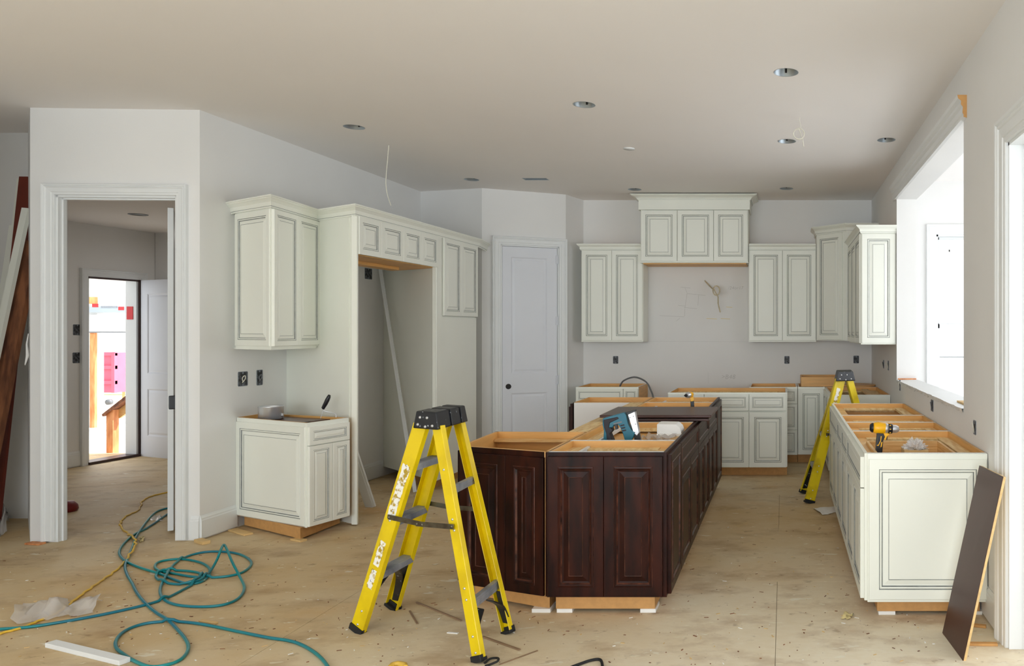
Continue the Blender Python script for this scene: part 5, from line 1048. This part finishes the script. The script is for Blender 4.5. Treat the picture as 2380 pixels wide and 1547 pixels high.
MB().lathe(g0, [(0.0, 0.0), (0.009, 0.0), (0.010, L_ * 0.1), (0.0145, L_ * 0.35), (0.016, L_ * 0.65), (0.013, L_ * 0.9), (0.006, L_), (0.0, L_)], axis=d, seg=14).build('handle', M['blk'], t)
MB().tube([at(751, 950, 5.93), at(750, 954, 5.93), at(776, 960, 5.93), at(781, 963, 5.93), at(781, 972, 5.93)], 0.0028, 8).build('wire_frame', M['steel'], t)
MB().tube([at(751, 952, 5.93), at(745, 972, 5.90)], 0.0022, 6).build('wire_frame', M['steel'], t)

# ---------------------------------------------------------------- tools and boxes on the island
MB().bx(-1.225, -0.66, 4.53, 5.36, 0.795, 0.807).build('tray_board', M['maple'], isl[1])
# nailer, traced at its own depth and given real thickness
yN = 4.78; FN = front(yN); NX = lambda px, py: (FN.U(px), FN.Z(px, py))
t = thing('nail_gun', FN.p(FN.U(1445), 0, 0.807), 'teal nail gun with silver magazine standing in the island cabinet', 'nail gun')
poly = lambda L_: [NX(*p) for p in L_]
MB().plate(FN, poly([(1403, 971), (1452, 957), (1457, 962), (1462, 984), (1470, 998), (1478, 1004), (1474, 1014), (1468, 1024), (1455, 1024), (1450, 1006), (1443, 990), (1437, 984), (1429, 986), (1426, 992), (1420, 992), (1416, 1004), (1424, 1024), (1418, 1036), (1404, 1030), (1406, 1000), (1403, 985)]), -0.03, 0.03).build('housing', M['teal'], t, bevel=0.004, seg=2)
MB().plate(FN, poly([(1405, 974), (1438, 967), (1441, 971), (1420, 981), (1418, 992), (1424, 993), (1426, 1000), (1420, 1006), (1427, 1022), (1424, 1038), (1414, 1036), (1412, 1006), (1407, 992)]), -0.034, 0.034).build('grip', M['toolb'], t, bevel=0.003)
MB().plate(FN, poly([(1429, 985), (1435, 985), (1437, 996), (1431, 998)]), -0.01, 0.01).build('trigger', M['blk'], t, bevel=0.001)
MB().plate(FN, poly([(1461, 962), (1477, 955), (1487, 1004), (1482, 1011), (1474, 1004)]), -0.022, 0.026).build('magazine', M['steel'], t, bevel=0.002)
MB().plate(FN, poly([(1455, 958), (1478, 951), (1479, 955), (1460, 962)]), -0.02, 0.02).build('top_cover', M['blk'], t, bevel=0.002)
MB().plate(FN, poly([(1474, 1006), (1486, 1002), (1493, 1040), (1478, 1040)]), -0.018, 0.018).build('nose', M['blk'], t, bevel=0.002)
for k in range(3): MB().plate(FN, poly([(1444 + k * 2, 986 + 6 * k), (1453 + k * 2, 984 + 6 * k), (1454 + k * 2, 987 + 6 * k), (1445 + k * 2, 989 + 6 * k)]), 0.0, 0.032).build('vent', M['toolb'], t)
MB().plate(FN, poly([(1428, 982), (1447, 977), (1448, 980), (1429, 985)]), 0.0, 0.0315).build('label_plate', M['gwire'], t)
for (px, py) in ((1466, 969), (1474, 966), (1479, 984), (1477, 1003)): MB().lathe(FN.p(*([FN.U(px), 0.026, FN.Z(px, py)])), [(0.003, 0), (0.002, 0.002), (0, 0.002)], axis=(0, -1, 0), seg=8).build('screw', M['blk'], t)
# white box and papers
t = thing('carton', (-0.82, 5.1, 0.807), 'white cardboard carton with clear tape inside the island cabinet', 'box')
Fx = front(5.0); a, b_ = Fx.U(1527), Fx.U(1583)
MB().plate(Fx, [(a, 0.807), (b_, 0.807), (b_, 0.86), (b_ - 0.01, 0.887), (b_ - 0.035, 0.908), (a + 0.002, 0.910), (a, 0.905)], -0.16, 0.0).build('carton_body', M['paper'], t)
MB().box(Fx, a, b_ + 0.01, 0.0, 0.02, 0.807, Fx.Z(1550, 1007)).build('lower_flap', M['paper'], t)
crA = MB(); Fx2 = front(4.86); rr = random.Random(3); G = []
for i in range(9):
    for j in range(4): G.append(Fx2.p(Fx2.U(1488 + i * 10), -0.05 * j, 0.812 + 0.05 * abs(math.sin(i * 1.7 + j)) * (0.6 + 0.4 * rr.random())))
crA.add(G, [(i * 4 + j, (i + 1) * 4 + j, (i + 1) * 4 + j + 1, i * 4 + j + 1) for i in range(8) for j in range(3)], 0, True).build('bag_scrap', M['film'], None, label='clear plastic bag scrap between the nail gun and the white carton', category='plastic', keepn=True)
# impact driver
def driver(F, cx_, zb, s, label, yaw=1):
    """small pistol tool seen head-on: chuck facing the viewer"""
    t = thing('impact_driver', F.p(cx_, 0, zb), label, 'drill'); P = lambda u, n, z: F.p(cx_ + u * s, n * s, zb + z * s)
    MB().lathe(P(0, -0.06, 0.165), [(0.0, 0), (0.024 * s, 0), (0.030 * s, 0.02 * s), (0.030 * s, 0.07 * s), (0.026 * s, 0.09 * s)], axis=(-0.35, -1, 0), seg=18).build('motor_housing', M['tooly'], t)
    MB().lathe(P(-0.02, 0.015, 0.165), [(0.031 * s, 0), (0.030 * s, 0.03 * s), (0.020 * s, 0.045 * s), (0.012 * s, 0.046 * s), (0.012 * s, 0.065 * s), (0, 0.065 * s)], axis=(-0.35, -1, 0), seg=18).build('gear_case', M['steel'], t)
    MB().lathe(P(-0.038, 0.062, 0.165), [(0.015 * s, 0), (0.015 * s, 0.02 * s), (0.006 * s, 0.022 * s), (0.005 * s, 0.05 * s), (0, 0.05 * s)], axis=(-0.35, -1, 0), seg=14).build('chuck', M['blk'], t)
    MB().plate(F, [(cx_ - 0.018 * s, zb + 0.14 * s), (cx_ + 0.022 * s, zb + 0.145 * s), (cx_ + 0.026 * s, zb + 0.10 * s), (cx_ + 0.0 * s, zb + 0.095 * s)], -0.05 * s, 0.0).build('trigger_housing', M['tooly'], t, bevel=0.003)
    MB().plate(F, [(cx_ - 0.008 * s, zb + 0.10 * s), (cx_ + 0.026 * s, zb + 0.105 * s), (cx_ + 0.032 * s, zb), (cx_ - 0.004 * s, zb)], -0.055 * s, -0.01 * s).build('grip', M['blk'], t, bevel=0.004)
    return t
FD = front(6.16); driver(FD, FD.U(1606), IZT, 0.78, 'small yellow and black impact driver standing on the far part of the island')
# drill in the window run
yD = 4.30; FD = front(yD); DX = lambda px, py: (FD.U(px), FD.Z(px, py)); poly = lambda L_: [DX(*p) for p in L_]
t = thing('drill', FD.p(FD.U(2045), 0, 0.73), 'yellow and black cordless drill standing in the front window cabinet', 'drill')
cz = at(2058, 995, yD)
ax = (1, 0, -0.06)
MB().lathe(at(2027, 993, yD), [(0.0, 0.0), (0.018, 0.001), (0.030, 0.012), (0.034, 0.035), (0.032, 0.07), (0.026, 0.082)], axis=ax, seg=22).build('motor_housing', M['tooly'], t)
MB().lathe(at(2021.5, 993, yD), [(0.0, 0.0), (0.018, 0.001), (0.026, 0.010), (0.028, 0.018)], axis=ax, seg=22).build('rear_cap', M['blk'], t)
MB().lathe(at(2056, 995, yD), [(0.030, 0.0), (0.031, 0.006), (0.027, 0.018), (0.024, 0.02)], axis=ax, seg=22).build('gear_collar', M['steel'], t)
MB().lathe(at(2064, 995.5, yD), [(0.026, 0.0), (0.028, 0.003), (0.028, 0.020), (0.025, 0.024)], axis=ax, seg=22).build('torque_ring', M['blk'], t)
for k in range(8):
    a = k * math.pi / 4; v = at(2068, 995.5, yD) + Vector((0, -math.sin(a) * 0.0285, math.cos(a) * 0.0285)); MB().bx(v.x - 0.004, v.x + 0.004, v.y - 0.002, v.y + 0.002, v.z - 0.002, v.z + 0.002).build('ring_mark', M['tooly'], t)
MB().lathe(at(2073, 996, yD), [(0.022, 0.0), (0.022, 0.022), (0.016, 0.036), (0.008, 0.040), (0.0, 0.040)], axis=ax, seg=22).build('chuck', M['steel'], t)
MB().plate(FD, poly([(2037, 1004), (2053, 1006), (2056, 1014), (2052, 1022), (2049, 1060), (2034, 1062), (2036, 1028), (2038, 1012)]), -0.022, 0.022).build('grip', M['blk'], t, bevel=0.005, seg=2)
MB().plate(FD, poly([(2052, 1003), (2066, 1006), (2066, 1010), (2061, 1013), (2058, 1022), (2052, 1020)]), -0.018, 0.018).build('trigger_guard', M['tooly'], t, bevel=0.003)
MB().plate(FD, poly([(2059, 1012), (2063, 1011), (2062, 1021), (2059, 1022)]), -0.008, 0.008).build('trigger', M['blk'], t, bevel=0.001)
MB().plate(FD, poly([(2047, 1026), (2050, 1025), (2048, 1036), (2045, 1038)]), -0.0235, 0.0235).build('grip_inlay', M['tooly'], t)
MB().plate(FD, poly([(2046, 1012), (2048, 1012), (2046, 1024), (2041, 1034), (2037, 1034), (2037, 1032), (2040, 1032), (2045, 1022)]), -0.0235, 0.0235).build('grip_inlay', M['tooly'], t)
z_b = 0.731; zt_ = FD.Z(2040, 1058)
MB().box(FD, FD.U(2026), FD.U(2060), -0.04, 0.04, z_b, zt_).build('battery', M['blk'], t, bevel=0.006, seg=2)
# red gripped tool on cross rail
Fp = front(5.0); a = Fp.U(2027); MB().plate(Fp, [(a, ZT), (a + 0.02, ZT), (a + 0.035, ZT + 0.022), (a + 0.022, ZT + 0.024)], -0.02, 0.01).build('red_grip_tool', M['stickr'], None, label='small red gripped tool on the cabinet divider behind the drill', category='tool')
Fp = front(5.0); MB().plate(Fp, [(a + 0.022, ZT), (a + 0.045, ZT), (a + 0.042, ZT + 0.018), (a + 0.03, ZT + 0.02)], -0.015, 0.005).build('tool_jaw', M['blk'], None, label='black jaw piece lying against the red gripped tool', category='tool')
# bag on a small carton
t = thing('plastic_bag', (0.78, 4.32, 0.731), 'clear plastic bag bunched on a small carton in the front window cabinet', 'bag')
Fk = front(4.26); a, b_ = Fk.U(2102), Fk.U(2158); MB().box(Fk, a, b_, -0.12, 0, 0.731, Fk.Z(2120, 1046)).build('carton', M['bare'], t)
bm_ = bmesh.new(); bmesh.ops.create_icosphere(bm_, subdivisions=4, radius=1.0); rr = random.Random(2)
mb = MB(); cc = Vector(((a + b_) / 2 + 0.003, 4.32, Fk.Z(2120, 1046)))
for v in bm_.verts:
    n = v.co; k = 1 + 0.35 * math.sin(n.x * 9 + 2 * n.z * 5) * math.cos(n.y * 7 + n.z * 6) + 0.22 * math.sin(n.x * 17 - n.z * 13); mb.v.append(cc + Vector((n.x * 0.058 * k, n.y * 0.05 * k, max(0, n.z) * 0.05 * k)))
mb.f = [[v.index for v in f.verts] for f in bm_.faces]; mb.m = [0] * len(mb.f); mb.sm = [False] * len(mb.f); bm_.free(); mb.build('bag_film', M['film'], t)
stick('wood_chip', (2068, 1046), (2076, 1047), 0.02, 0.01, 'tooly', 'tiny yellow plug', 'part') if False else None
# orange strip on the window sill
Fq2 = F_r; MB().box(F_r, F_r.U(2206), F_r.U(2228), -0.10, -0.05, 1.056, 1.066).build('wood_offcut', M['bare'], None, label='small wood offcut lying on the rough window sill', category='offcut')
MB().box(F_r, ru(7.29), ru(7.26), -0.18, -0.01, 1.056, 1.066).build('wood_offcut', M['pine'], None, label='orange wood slip at the far end of the window sill', category='offcut')
